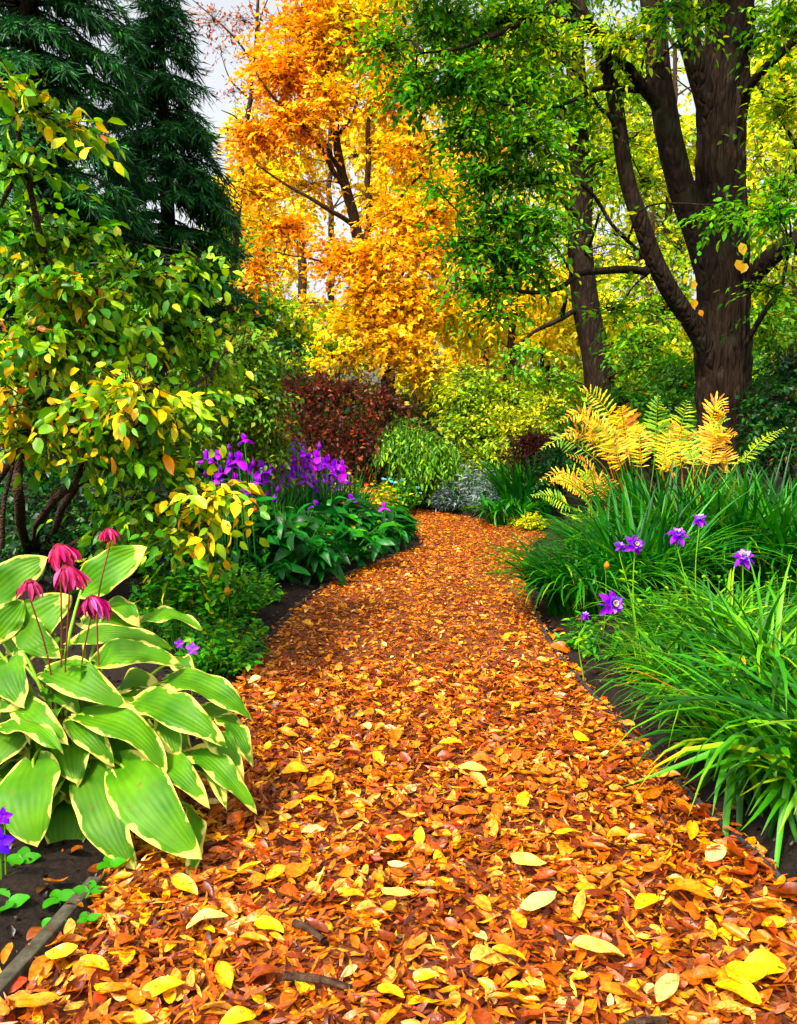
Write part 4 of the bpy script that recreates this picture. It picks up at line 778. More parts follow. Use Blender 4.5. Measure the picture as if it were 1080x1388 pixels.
HL = [  # base, tip, width(px of the enlarged view), depth base, depth tip, face, arch
    ((92, 672), (84, 893), 185, 2.42, 2.22, (0, -.9, .5), .03), ((245, 690), (350, 957), 140, 2.45, 2.2, (.1, -.8, .5), .04), ((330, 682), (524, 925), 165, 2.42, 2.15, (.2, -.8, .6), .05),
    ((195, 555), (305, 668), 78, 2.5, 2.38, (.3, -.8, .6), .03), ((225, 545), (456, 658), 118, 2.5, 2.33, (.25, -.6, .8), .05), ((375, 510), (606, 603), 112, 2.55, 2.36, (.25, -.6, .8), .05),
    ((45, 512), (172, 612), 84, 2.5, 2.35, (.2, -.7, .7), .03), ((-5, 575), (168, 622), 72, 2.45, 2.3, (0, -.4, .9), .03), ((130, 425), (327, 505), 108, 2.6, 2.42, (.1, -.6, .8), .05),
    ((255, 402), (482, 385), 84, 2.65, 2.6, (.0, -.7, .7), .05), ((455, 455), (686, 530), 92, 2.65, 2.5, (.2, -.5, .85), .05), ((20, 395), (52, 507), 108, 2.6, 2.42, (.0, -.8, .6), .03),
    ((228, 200), (396, 84), 108, 2.85, 2.85, (-.1, -.9, .35), .02), ((-30, 225), (122, 112), 112, 2.85, 2.85, (-.1, -.9, .4), .02), ((20, 350), (190, 215), 130, 2.8, 2.85, (-.1, -.9, .4), .02),
    ((370, 300), (546, 283), 62, 2.95, 2.9, (0, -.5, .8), .04), ((190, 352), (460, 335), 64, 2.8, 2.75, (0, -.55, .8), .05), ((510, 655), (692, 778), 76, 2.5, 2.33, (.3, -.5, .8), .06),
    ((430, 665), (562, 772), 82, 2.45, 2.28, (.3, -.7, .7), .04), ((600, 555), (690, 665), 62, 2.6, 2.45, (.5, -.6, .6), .04), ((555, 600), (662, 692), 74, 2.55, 2.4, (.4, -.6, .7), .04),
    ((515, 800), (528, 978), 62, 2.4, 2.2, (.6, -.7, .3), .03), ((520, 690), (627, 780), 50, 2.48, 2.35, (.4, -.4, .8), .03), ((-20, 330), (62, 230), 90, 2.75, 2.8, (.2, -.9, .4), .02),
    ((-10, 540), (46, 512), 50, 2.5, 2.45, (0, -.6, .8), .02), ((440, 555), (487, 660), 64, 2.55, 2.42, (.5, -.7, .5), .02), ((295, 245), (378, 285), 66, 2.9, 2.8, (.1, -.6, .8), .03),
    ((372, 900), (376, 990), 48, 2.4, 2.25, (.2, -.9, .3), .02), ((130, 470), (210, 520), 70, 2.62, 2.5, (0, -.8, .6), .03), ((200, 520), (330, 575), 90, 2.62, 2.5, (0, -.8, .6), .03),
    ((330, 470), (430, 455), 80, 2.72, 2.65, (0, -.6, .8), .03), ((470, 400), (530, 440), 60, 2.8, 2.7, (.2, -.7, .7), .03), ((10, 640), (75, 660), 70, 2.6, 2.5, (0, -.8, .6), .02), ((300, 620), (420, 690), 100, 2.6, 2.42, (.2, -.7, .7), .04),
    ((150, 640), (210, 720), 80, 2.62, 2.5, (.1, -.8, .5), .03), ((-60, 420), (-20, 560), 110, 2.6, 2.45, (-.1, -.8, .6), .03), ((60, 300), (150, 380), 90, 2.8, 2.65, (0, -.8, .6), .03), ((230, 290), (400, 310), 80, 2.92, 2.85, (0, -.6, .8), .04),
    ((150, 340), (30, 400), 90, 2.85, 2.75, (0, -.7, .7), .03), ((560, 520), (640, 580), 70, 2.7, 2.6, (.3, -.6, .7), .03)]
for k, (b, t_, w, d0, d1, fc, ar) in enumerate(HL):
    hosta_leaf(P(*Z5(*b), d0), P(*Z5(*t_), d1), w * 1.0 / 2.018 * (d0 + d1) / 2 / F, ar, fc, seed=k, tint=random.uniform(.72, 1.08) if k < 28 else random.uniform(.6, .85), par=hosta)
for k in range(46):          # the inner and back leaves that fill the clump
    a = R(-200 + 220 * k / 45 + random.uniform(-8, 8)); q = random.uniform(.10, .22); z = random.uniform(.10, .34); ln = random.uniform(.17, .25)
    dr = np.array([math.cos(a), math.sin(a), 0]); b = hb + dr * q + [0, .06, z]; t_ = b + dr * ln * .9 + np.array([0, 0, random.uniform(-.12, .02)])
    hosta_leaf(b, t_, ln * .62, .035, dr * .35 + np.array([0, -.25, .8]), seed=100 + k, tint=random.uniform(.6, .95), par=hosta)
# petioles need a pigment of their own
for o in hosta.children:
    if o.name.startswith('petiole'): o.color = (*L('7ea83a'), 1)

# ------------------------------------------------------------------ flowers on single stems
def petal_tpl(w=.4, droop=.5, nl=6, nw=4, cup=.15, p=.8):
    V = []
    for i in range(nl):
        t = i / (nl - 1); hw = w / 2 * (math.sin(math.pi * (t * .93 + .04)) ** p)
        for j in range(nw):
            s = j / (nw - 1) * 2 - 1
            V.append([t, hw * s, cup * hw * (s * s) - droop * t * t + .03 * math.sin(7 * t + 2 * s)])
    return np.array(V), None, grid_faces(nl, nw)
pet_me = [tpl_mesh('drooping_petal', petal_tpl(.24, .25, cup=.6), M_petal), tpl_mesh('drooping_petal', petal_tpl(.18, .05, cup=.8), M_petal), tpl_mesh('drooping_petal', petal_tpl(.28, .4, cup=.4), M_petal)]
lance_me = [tpl_mesh('stem_leaf', t_, M_gloss) for t_ in T_lance]
M_stem = leaf_mat('stem', .5, .1, .35); M_head = leaf_mat('flower_head', .7, .0, .2)
def stem_limb(par, pts, r, c, n=16, name='stem', r1=None):
    o, q = limb(name, pts, r, r1 or r * .7, M_stem, par, sides=6, n=n, wob=.01); o.color = (*[float(x) for x in c], 1); return o
for (x, y, w, dep, foot, lab, mg) in [(80, 757, 46, 2.52, (66, 930), 'pink drooping flower above the hosta, broadest of the cluster', 1), (90, 785, 44, 2.46, (75, 930), 'pink drooping flower just below the broadest one in the hosta cluster', 1), (40, 800, 34, 2.48, (64, 910), 'pink drooping flower at the left of the hosta cluster', 1), (125, 826, 44, 2.44, (103, 900), 'lowest pink purple drooping flower hanging over the hosta leaves', .8), (147, 728, 28, 2.6, (130, 800), 'small pink flower alone at the top, before the upright hosta leaf', 1.1)]:
    f = P(*foot, 2.6); f[2] = max(.0, f[2] - .35); h = P(x, y - w * .32, dep); up = np.array([0, 0, 1.0])
    t = thing('drooping_flower', f, lab, 'flower', 'pink flowers above the hosta')
    stem_limb(t, [f, (f + h) / 2 + [random.uniform(-.035, .035), 0, .03], h - [random.uniform(-.008, .008), 0, .03], h], .003, L('7a4a34'))
    mb = MB(); s = w * .84 * dep / F; q = np.linspace(0, 1, 7); prof = s * np.array([.05, .16, .22, .24, .20, .12, .02]); zz = h[2] + s * (.16 - q * .34)
    tubes(mb, np.stack([np.full(7, h[0]), np.full(7, h[1]), zz], -1)[None], prof[None], 12); hd = mb.build('flower_head', M_head, t); hd.color = (*L('6a1a2a'), 1)
    for q_ in range(2):
        pq = f + (h - f) * random.uniform(.45, .75); a = random.uniform(0, 6.28)
        inst('leaf', lance_me[q_ % 3], pq, frames(np.array([[math.cos(a), math.sin(a), .3]]), np.array([[0, 0, 1.0]]))[0] * random.uniform(.05, .08), t, L('4c8426'))
    nP = random.randint(18, 27); tx, ty = random.uniform(-.45, .45), random.uniform(-.3, .2)
    for k in range(nP):
        a = 2 * math.pi * k / nP + random.uniform(-.15, .15); rd = np.array([math.cos(a), math.sin(a), 0])
        X = unit(rd * random.uniform(.25, .95) + up * random.uniform(-1.1, -.6) + np.array([tx, ty, 0]) + rng.normal(0, .12, 3)); A = frames(X[None], (rd + up * .4)[None])[0]
        c = random.choice([L('d03468'), L('e06c98'), L('a82050'), L('c85484'), L('8c1c40')]) * random.uniform(.85, 1.1); c = c * np.array([mg if mg < 1 else 1, 1, 1 if mg >= 1 else 1.25])
        inst('petal', pet_me[k % 3], h + rd * s * .16 + up * s * .08, A * s * random.uniform(.6, 1.0), hd, c)
# purple columbines on the right
def bloom_mesh(seed, c1, c2, c3):
    r = random.Random(seed); mb = MB(); out_t = petal_tpl(.5, .3, 6, 4, .3); in_t = petal_tpl(.62, -.2, 5, 4, .5)
    for k in range(5):
        for tpl, ln, el, c, off in ((out_t, .9, r.uniform(-.5, .2), c1, 0), (in_t, .66, r.uniform(.3, .7), c2, .63), (in_t, .7, r.uniform(-.1, .3), c1 * 1.15, .3), (in_t, .5, r.uniform(.7, 1.1), c1, 0)):
            a = k * 2 * math.pi / 5 + off + r.uniform(-.15, .15); X = np.array([math.cos(a) * math.cos(el), math.sin(a) * math.cos(el), math.sin(el)])
            A = frames(X[None], np.array([[0, 0, 1.0]]))[0] * ln * .55; mb.add(tpl[0] @ A.T, None, tpl[2], c)
        a = k * 2 * math.pi / 5 + .63; d = np.array([math.cos(a), math.sin(a), 0]); s = np.linspace(0, 1, 5)   # spurs
        tubes(mb, (d * (.1 + .12 * s[:, None]) + np.array([0, 0, -1.0]) * (.42 * s[:, None]))[None], (.045 * (1 - s * .8))[None], 5, c1)
    for k in range(10):
        a = k * .63; tubes(mb, np.array([[[0, 0, 0], [.05 * math.cos(a), .05 * math.sin(a), .15], [.09 * math.cos(a), .09 * math.sin(a), .26]]]), np.array([[.012, .012, .02]]), 4, c3)
    return mb.mesh('columbine_bloom', M_petal)
PV, PL, YS = L('9440dc'), L('ccaaf0'), L('e8dcb0')
bl = [bloom_mesh(k, PV * random.uniform(.8, 1.1), PL if k % 2 else L('b07ae8'), YS) for k in range(4)]
for k, (x, y, w, dep, foot, tilt, lab) in enumerate([(918, 726, 30, 4.0, (925, 860), (0, -.3, 1), 'violet columbine flower on a stem at the middle of the grass'), (948, 704, 22, 4.3, (958, 850), (0, -.3, 1), 'topmost violet columbine flower against the dark grass'), (860, 738, 28, 3.9, (880, 860), (.5, -.5, .2), 'pale violet columbine nodding sideways, left of the middle one'), (1008, 756, 30, 3.9, (1000, 870), (.3, -.4, .5), 'rightmost violet columbine with pale spurs'), (829, 818, 38, 3.7, (870, 930), (-.1, -1, .2), 'open star shaped violet columbine low over the path edge'), (793, 834, 14, 3.9, (794, 880), (0, -.2, 1), 'tiny violet flower bud on a short stem by the path edge'), (840, 740, 16, 3.95, (872, 850), (-.3, -.4, .3), 'small violet bud beside the nodding columbine')]):
    f = P(*foot, dep); f[2] = max(0, f[2] - .4); h = P(x, y, dep); s = w * 1.15 * dep / F
    t = thing('columbine', f, lab, 'flower', 'violet columbines over the grass')
    m_ = (f + h) / 2 + [random.uniform(-.05, .05), 0, .04]
    st = stem_limb(t, [f, m_, h - [0, 0, .05], h], .0035, L('6c9a34'))
    A = frames(np.array([[1.0, random.uniform(-.5, .5), 0]]), unit(np.array([tilt], float)))[0]
    inst('bloom', bl[k % 4], h, A * s, t)
    for q in range(5):
        p = f + (h - f) * random.uniform(.35, .85); a = random.uniform(0, 6.28)
        inst('leaf', lance_me[q % 3], p, frames(np.array([[math.cos(a), math.sin(a), .2]]), np.array([[0, 0, 1.0]]))[0] * random.uniform(.05, .09), t, L('7cae2c'))

# ------------------------------------------------------------------ grasses and strap leaved clumps
BL_ARCH = [tpl_blade(k, random.uniform(68, 86), random.uniform(-85, 0), .052) for k in range(12)]
BL_ARCH += [tpl_blade(20 + k, random.uniform(62, 85), random.uniform(-80, -30), .046, kink=random.uniform(.35, .65)) for k in range(5)]
BL_UP = [tpl_blade(30 + k, random.uniform(76, 88), random.uniform(10, 60), .034) for k in range(8)]
BL_THIN = [tpl_blade(60 + k, random.uniform(65, 86), random.uniform(-85, 10), .031) for k in range(12)]
BL_SWORD = [tpl_blade(90 + k, random.uniform(82, 89), random.uniform(55, 84), .05, fold=.2) for k in range(6)]
def meshes(ts, nm, mat):        # blade tips are dry and straw coloured on some blades
    out = []
    for k, t_ in enumerate(ts):
        u = np.repeat(np.linspace(0, 1, len(t_[0]) // 3), 3)[:, None]; m = np.clip((u - (.78 if k % 3 == 0 else .9)) / .1, 0, 1)
        out.append(tpl_mesh(nm, t_, mat, (1 - m) * np.array([1, 1, 1]) + m * np.array([2.4, 1.0, 1.1])))
    return out
ME_ARCH, ME_UP, ME_THIN, ME_SWORD = meshes(BL_ARCH, 'blade', M_blade), meshes(BL_UP, 'blade', M_blade), meshes(BL_THIN, 'blade', M_blade), meshes(BL_SWORD, 'sword_leaf', M_blade)
def clump(name, base, label, group, n, n_obj, l0, l1, rad, tpls, mes, pal, cat='grass', wid=1.0, bias=None, part='blade', elev=None):
    t = thing(name, base, label, cat, group)
    a = rng.uniform(0, 2 * math.pi, n)
    if bias is not None: a = np.where(rng.uniform(0, 1, n) < bias[1], bias[0] + rng.normal(0, .8, n), a)
    q = rad * np.sqrt(rng.uniform(0, 1, n)); a2 = a + rng.normal(0, .8, n)
    pos = np.stack([base[0] + q * np.cos(a2), base[1] + q * np.sin(a2), np.full(n, 0.0)], -1)
    ln = rng.uniform(l0, l1, n); w = ln * 0 + rng.uniform(.8, 1.25, n) * wid * (l0 + l1) / 2
    X = np.stack([np.cos(a), np.sin(a), a * 0], -1); Y = np.stack([-np.sin(a), np.cos(a), a * 0], -1); Zv = np.tile([0, 0, 1.0], (n, 1))
    tl_ = rng.normal(0, .12, (n, 1)); Y2 = unit(Y + Zv * tl_); Z2 = np.cross(X, Y2)
    A = np.stack([X * ln[:, None], Y2 * w[:, None], Z2 * ln[:, None]], -1)
    c = pick_colors(pal, n) * rng.uniform(.8, 1.2, (n, 1)); pk = rng.integers(0, len(tpls), n)
    tip = pos + X * (ln * .6)[:, None]; d = np.hypot(tip[:, 0], tip[:, 1]) + np.where(in_frame(pos + [0, 0, .3], 60), 0, 50) + rng.uniform(0, .25, n)
    ids = np.argsort(d)[:n_obj]; keep = np.ones(n, bool); keep[ids] = False
    for i in ids: inst(part, mes[pk[i]], pos[i], A[i], t, c[i])
    if keep.any():
        mb = MB(); spread(mb, tpls, pos[keep], A[keep], c[keep], pk[keep]); mb.build(part + '_mass', M_blade, t, stuff=True)
    return t
GBR = [(L('38821c'), 28), (L('4c9822'), 26), (L('28681a'), 22), (L('6cac2e'), 12), (L('92b440'), 5), (L('1c5016'), 14), (L('8a7238'), 1.6)]
GDK = [(L('205f1c'), 28), (L('2c7622'), 26), (L('184e1a'), 22), (L('3f8c26'), 12), (L('6aa438'), 5)]
def gp(px, py): g = G(px, py); g[2] = 0; return g
GA = 'bright grass clumps beside the path'
clump('grass_clump', gp(1075, 1095), 'bright green arching grass clump nearest the path on the right', GA, 290, 260, .32, .78, .20, BL_ARCH + BL_THIN[:8], ME_ARCH + ME_THIN[:8], GBR)
clump('grass_clump', gp(1168, 1125), 'bright grass clump cut by the right edge of the picture', GA, 280, 220, .35, .95, .24, BL_ARCH + BL_THIN[:8], ME_ARCH + ME_THIN[:8], GBR)
clump('grass_clump', gp(992, 1000), 'bright grass clump with upright middle blades below the columbines', GA, 270, 230, .32, .72, .18, BL_ARCH + BL_UP[:3] + BL_THIN[:8], ME_ARCH + ME_UP[:3] + ME_THIN[:8], GBR)
clump('grass_clump', gp(1075, 1000), 'bright grass clump behind the nearest one at the right', GA, 230, 180, .5, .92, .2, BL_ARCH + BL_UP[:3] + BL_THIN[:8], ME_ARCH + ME_UP[:3] + ME_THIN[:8], GBR)
clump('grass_clump', gp(905, 940), 'smaller thin grass clump at the left end of the bright grasses', GA, 200, 130, .25, .5, .14, BL_THIN, ME_THIN, GBR)
GD = 'dark strap leaved clumps on the right'
clump('daylily_clump', gp(798, 838), 'dark green strap leaf clump overhanging the path bend', GD, 330, 220, .5, .85, .25, BL_THIN, ME_THIN, GDK, 'plant', 1.1, bias=(R(200), .35))
clump('daylily_clump', gp(868, 825), 'dark green strap leaf clump behind the open columbine', GD, 330, 180, .6, 1.0, .25, BL_THIN + BL_UP, ME_THIN + ME_UP, GDK, 'plant')
clump('daylily_clump', gp(900, 785), 'tall dark strap leaf clump in front of the yellow ferns', GD, 330, 160, .75, 1.08, .28, BL_UP + BL_THIN[:6], ME_UP + ME_THIN[:6], GDK, 'plant')
clump('daylily_clump', gp(985, 800), 'dark strap leaf clump behind the topmost columbine', GD, 330, 150, .7, 1.1, .28, BL_UP + BL_THIN, ME_UP + ME_THIN, GDK, 'plant')
clump('daylily_clump', gp(1070, 810), 'dark strap leaf clump at the right edge of the picture', GD, 330, 150, .7, 1.1, .28, BL_UP + BL_THIN, ME_UP + ME_THIN, GDK, 'plant')
clump('daylily_clump', gp(815, 775), 'dark strap leaf clump below the arching olive fern', GD, 260, 120, .45, .8, .22, BL_THIN, ME_THIN, GDK, 'plant', 1.1)
clump('daylily_clump', gp(1040, 770), 'dark strap leaf clump furthest back on the right', GD, 300, 80, .8, 1.15, .3, BL_UP + BL_THIN, ME_UP + ME_THIN, GDK, 'plant')
clump('daylily_clump', gp(715, 705), 'stiff dark leaf clump between the grey mound and the purple shrub', GD, 220, 60, .6, .95, .3, BL_UP, ME_UP, GDK, 'plant', 2.0)
clump('daylily_clump', gp(690, 712), 'low dark leaf clump beside the grey mound at the path edge', GD, 200, 60, .35, .6, .25, BL_ARCH, ME_ARCH, GDK, 'plant', 1.5)

# ------------------------------------------------------------------ ferns
pin_v, _, pin_q = tpl_curl(900, w=.30, nl=7, nw=3, curl=.3, bend=.2); pin_v = pin_v + [.5, 0, 0]
for i in range(7):                       # lobed outline
    for j in (0, 2): pin_v[i * 3 + j, 1] *= (1.25 if i % 2 else .7)
pin_me = tpl_mesh('fern_pinna', (pin_v, None, pin_q), M_leaf)
def fern(base, label, fronds, group=None):
    t = thing('fern_plant', base, label, 'fern', group)
    for (pts, wpx, dep, pal, npair, t0) in fronds:
        W = [P(x, y, d) for (x, y, d) in pts]; q = smooth_path([base] + W, 60)
        c0 = pick_colors(pal, 1)[0]
        o, _ = limb('frond', q[::3], .006, .002, M_stem, t, sides=5, n=30); o.color = (*[float(v) for v in c0 * .7], 1)
        tan = unit(np.gradient(q, axis=0)); view = unit(np.array([0, 0, CAM_H]) - q[40]); nn = unit(view * .8 + np.array([0, 0, .6]) + rng.normal(0, .35, 3) * [1, .4, .4])
        wm = wpx * .62 * dep / F
        for k in range(npair):
            u = t0 + (1 - t0) * (k + .5) / npair; i = int(u * 59); f = (u - t0) / (1 - t0)
            ln = wm * (.55 + .9 * f) if f < .35 else wm * (1.0 if f < .55 else max(.12, (1 - f) / .45) ** .75)
            ln *= random.uniform(.85, 1.1); sd = unit(np.cross(nn, tan[i]))
            for sg in (-1, 1):
                X = unit(sd * sg * .95 + tan[i] * .45 + np.array([0, 0, -.18]) + rng.normal(0, .08, 3))
                A = frames(X[None], nn[None])[0]; A = A * np.array([ln, max(ln * .6, .028), ln])
                inst('pinna', pin_me, q[i], A, o, pick_colors(pal, 1)[0] * random.uniform(.85, 1.15))
    return t
FY = [(L('e6a812'), 26), (L('f0bc1c'), 24), (L('d89010'), 14), (L('c8bc28'), 14), (L('bc7014'), 5)]
FG = [(L('7ca424'), 26), (L('98b428'), 20), (L('5c8e20'), 24), (L('c0bc30'), 8)]
FM = [(L('c8b828'), 24), (L('98b028'), 22), (L('e4b020'), 22)]
FO = [(L('b89a2a'), 20), (L('d8982a'), 20), (L('8ca02a'), 20), (L('c87a24'), 10)]
fb = gp(870, 745); fb[1] = 8.2; fb[0] = P(870, 700, 8.2)[0]
fern(fb, 'large fern with upright yellow fronds before the big trunk', [
    ([(835, 640, 8.1), (812, 590, 8.0), (790, 560, 8), (757, 572, 7.9)], 30, 8, FY, 19, .42), ([(850, 640, 8), (838, 600, 7.9), (825, 560, 7.9), (803, 535, 7.9), (785, 527, 7.8)], 30, 8, FM, 20, .4),
    ([(855, 640, 7.9), (850, 600, 7.9), (846, 570, 7.9), (842, 550, 7.9)], 46, 8, FY, 20, .38), ([(885, 640, 8), (888, 600, 8), (890, 560, 8), (893, 535, 7.9)], 36, 8, FG, 20, .38),
    ([(905, 650, 7.9), (915, 610, 7.9), (925, 570, 8), (933, 540, 8)], 36, 8, FG, 18, .38), ([(940, 650, 7.8), (955, 600, 7.8), (965, 565, 7.8), (972, 545, 7.7), (985, 560, 7.6)], 34, 8, FY, 19, .38),
    ([(832, 650, 7.9), (820, 610, 7.8), (806, 580, 7.8), (792, 572, 7.7)], 28, 8, FY, 17, .4),
    ([(845, 650, 7.7), (838, 625, 7.6), (835, 600, 7.6), (830, 580, 7.5)], 34, 8, FY, 16, .35), ([(870, 650, 7.7), (868, 620, 7.6), (866, 590, 7.6), (862, 572, 7.6)], 30, 8, FM, 16, .35)])
fb2 = P(930, 700, 7.6); fb2[2] = 0
fern(fb2, 'fern with orange yellow and green fronds right of the largest fern', [
    ([(925, 650, 7.5), (922, 620, 7.4), (924, 590, 7.4), (922, 577, 7.3)], 26, 7.6, FY, 15, .4), ([(955, 650, 7.4), (963, 620, 7.4), (966, 590, 7.4), (970, 574, 7.3)], 36, 7.6, FY, 17, .4),
    ([(990, 640, 7.6), (1010, 620, 7.6), (1035, 595, 7.6), (1068, 578, 7.6)], 24, 7.6, FG, 22, .35), ([(900, 650, 7.4), (902, 625, 7.3), (898, 600, 7.3)], 26, 7.6, FM, 14, .4), ([(940, 640, 7.6), (935, 610, 7.7), (930, 585, 7.7)], 34, 7.6, FG, 15, .4),
    ([(915, 655, 7.3), (910, 635, 7.2), (912, 615, 7.2)], 24, 7.6, FO, 13, .4), ([(975, 650, 7.5), (985, 625, 7.4), (980, 600, 7.4)], 28, 7.6, FY, 14, .4)])
fb3 = P(815, 720, 7.4); fb3[2] = 0
fern(fb3, 'low olive and yellow fern arching towards the path', [
    ([(800, 690, 7.3), (785, 665, 7.2), (765, 652, 7.1), (745, 650, 7)], 22, 7.2, FM, 18, .3), ([(790, 700, 7.2), (770, 685, 7), (745, 672, 6.9), (718, 672, 6.8)], 26, 7, FG, 20, .3),
    ([(822, 690, 7.3), (808, 655, 7.2), (795, 628, 7.1), (765, 615, 7)], 24, 7.2, FO, 18, .35), ([(828, 690, 7.2), (822, 660, 7.1), (815, 640, 7)], 28, 7.2, FO, 15, .3), ([(800, 705, 7), (780, 700, 6.9), (760, 695, 6.8)], 20, 7, FG, 14, .3)])

def jit(fr, sx, n):
    out = []
    for k in range(n):
        pts, wpx, dep, pal, npair, t0 = fr[k % len(fr)]; dx, dy, dd = random.uniform(-sx, sx), random.uniform(5, 34), random.uniform(-.2, .35)
        out.append(([(x + dx * (i + 1) / len(pts) * 1.4, y + dy * (i + 1) / len(pts), d + dd) for i, (x, y, d) in enumerate(pts)], wpx * random.uniform(.8, 1.1), dep, random.choice((pal, FM, FG, FY)), npair - 3, t0))
    return out
YF = [([(835, 640, 8.1), (812, 600, 8.0), (790, 575, 8), (765, 585, 7.9)], 28, 8, FY, 18, .42), ([(850, 640, 8), (838, 600, 7.9), (825, 570, 7.9), (800, 550, 7.8)], 28, 8, FM, 18, .4), ([(855, 640, 7.9), (850, 600, 7.9), (846, 570, 7.9), (842, 552, 7.9)], 34, 8, FY, 18, .38), ([(905, 650, 7.9), (915, 610, 7.9), (925, 575, 8), (938, 560, 8)], 32, 8, FG, 17, .38), ([(940, 650, 7.8), (955, 600, 7.8), (965, 570, 7.8), (980, 562, 7.6)], 30, 8, FY, 17, .38)]
fb4 = P(850, 700, 8.5); fb4[2] = 0; fern(fb4, 'fern of mixed yellow fronds crowded behind the left of the large fern', jit(YF[:3], 26, 8))
fb5 = P(950, 700, 8.4); fb5[2] = 0; fern(fb5, 'fern of mixed fronds crowded in front of the trunk foot', jit(YF[3:], 30, 8))
fb6 = P(800, 715, 7.8); fb6[2] = 0; fern(fb6, 'browning fern fronds hanging left of the large fern', jit([([(805, 680, 7.7), (795, 650, 7.6), (780, 632, 7.6), (760, 640, 7.5)], 26, 7.6, FO, 17, .32), ([(815, 680, 7.6), (810, 655, 7.6), (800, 640, 7.6), (785, 650, 7.5)], 26, 7.6, FY, 17, .32)], 26, 7))

# ------------------------------------------------------------------ irises
def iris_mesh(seed, c):
    r = random.Random(seed); mb = MB(); st = petal_tpl(.95, -.45, 6, 5, .5, .45); fl = petal_tpl(.85, .8, 6, 5, -.3, .45)
    for k in range(3):
        for tpl, el, off, cc, s in ((st, 1.0, 0, c * r.uniform(1, 1.3), .5), (fl, .25, 1.05, c * r.uniform(.7, 1), .62)):
            a = k * 2.094 + off + r.uniform(-.2, .2); X = np.array([math.cos(a) * math.cos(el), math.sin(a) * math.cos(el), math.sin(el)])
            A = frames(X[None], np.array([[0, 0, 1.0]]))[0] * s * r.uniform(.85, 1.15); mb.add(tpl[0] @ A.T, None, tpl[2], cc)
    return mb.mesh('iris_bloom', M_petal)
IC = [L('a044d4'), L('b858dc'), L('8a34c0'), L('b446cc')]
ib = [iris_mesh(k, IC[k % 4]) for k in range(6)]
bud_mb = MB(); s = np.linspace(0, 1, 7); tubes(bud_mb, np.stack([s * 0, s * 0, s], -1)[None], np.array([[.08, .2, .26, .27, .2, .1, .02]]), 7, L('8a2cb4')); bud_me = bud_mb.mesh('iris_bud', M_petal); bud_mb.c = [np.ones_like(bud_mb.c[0])]; bud_plain = bud_mb.mesh('plain_bud', M_petal)
FLW = [(280, 622, 22), (331, 596, 14), (311, 602, 9), (323, 624, 20), (312, 632, 16), (298, 648, 12), (322, 678, 13), (326, 668, 10), (355, 638, 20), (360, 650, 16), (368, 635, 12), (371, 673, 11), (396, 612, 18), (402, 600, 12), (411, 616, 15), (400, 622, 16), (396, 643, 20), (418, 620, 12), (430, 620, 16), (433, 604, 11), (428, 632, 14), (440, 632, 17), (452, 632, 14), (463, 630, 12), (465, 642, 19), (414, 652, 16), (425, 660, 18), (424, 650, 12), (440, 650, 14), (452, 642, 13), (461, 661, 13), (393, 655, 12), (407, 643, 12), (427, 686, 13), (421, 708, 14), (476, 676, 12), (520, 688, 12), (447, 660, 12), (410, 632, 12), (444, 620, 10)]
IG = [(L('1f5c24'), 26), (L('2a7028'), 24), (L('174a20'), 22), (L('3c7c2c'), 10)]
iris_base = [P(290, 720, 7.0), P(345, 730, 7.4), P(405, 720, 8.0), P(450, 715, 8.4)]
iris_t = []
for k, b in enumerate(iris_base):
    b[2] = 0
    iris_t.append(clump('iris_clump', b, ['iris clump with purple flowers next to the tall left shrub', 'iris clump with few purple flowers and sword leaves, second from the left', 'iris clump with the densest purple flowers', 'iris clump with purple flowers nearest the path bend'][k], 'purple iris clumps', 150, 60, .5, .85, .28, BL_SWORD + BL_UP[:4], ME_SWORD + ME_UP[:4], IG, 'plant', .9, part='leaf'))
for q in range(34):
    x = random.uniform(388, 475) if q < 12 else random.uniform(272, 385); FLW.append((x, (636 + random.uniform(-26, 26)) if q < 12 else 640 + random.uniform(-30, 30), random.uniform(9, 16)))
for (x, y, w) in FLW:
    k = int(np.argmin([abs(x - project(b)[0]) for b in iris_base])); t = iris_t[k]; d = iris_base[k][1] + random.uniform(-.35, .25)
    if y > 670: d = iris_base[k][1] - .8
    if x < 335: d = min(d, 6.1)
    h = P(x, y, d); f = np.array([h[0] + random.uniform(-.08, .08), h[1] + random.uniform(-.05, .1), 0.0])
    st = stem_limb(t, [f, (f + h) / 2 + [.01, 0, 0], h], .006, L('3c7a34'), n=9, name='flower_stem')
    a = random.uniform(0, 6); A = frames(np.array([[math.cos(a), math.sin(a), random.uniform(-.2, .2)]]), np.array([[random.uniform(-.2, .2), random.uniform(-.4, 0), 1.0]]))[0]
    if w < 12: inst('bud', bud_me, h - [0, 0, .05], A * w * 1.2 * d / F, st)
    else: inst('bloom', random.choice(ib), h, A * w * 1.12 * d / F, st, np.full(3, random.uniform(.85, 1.25)))
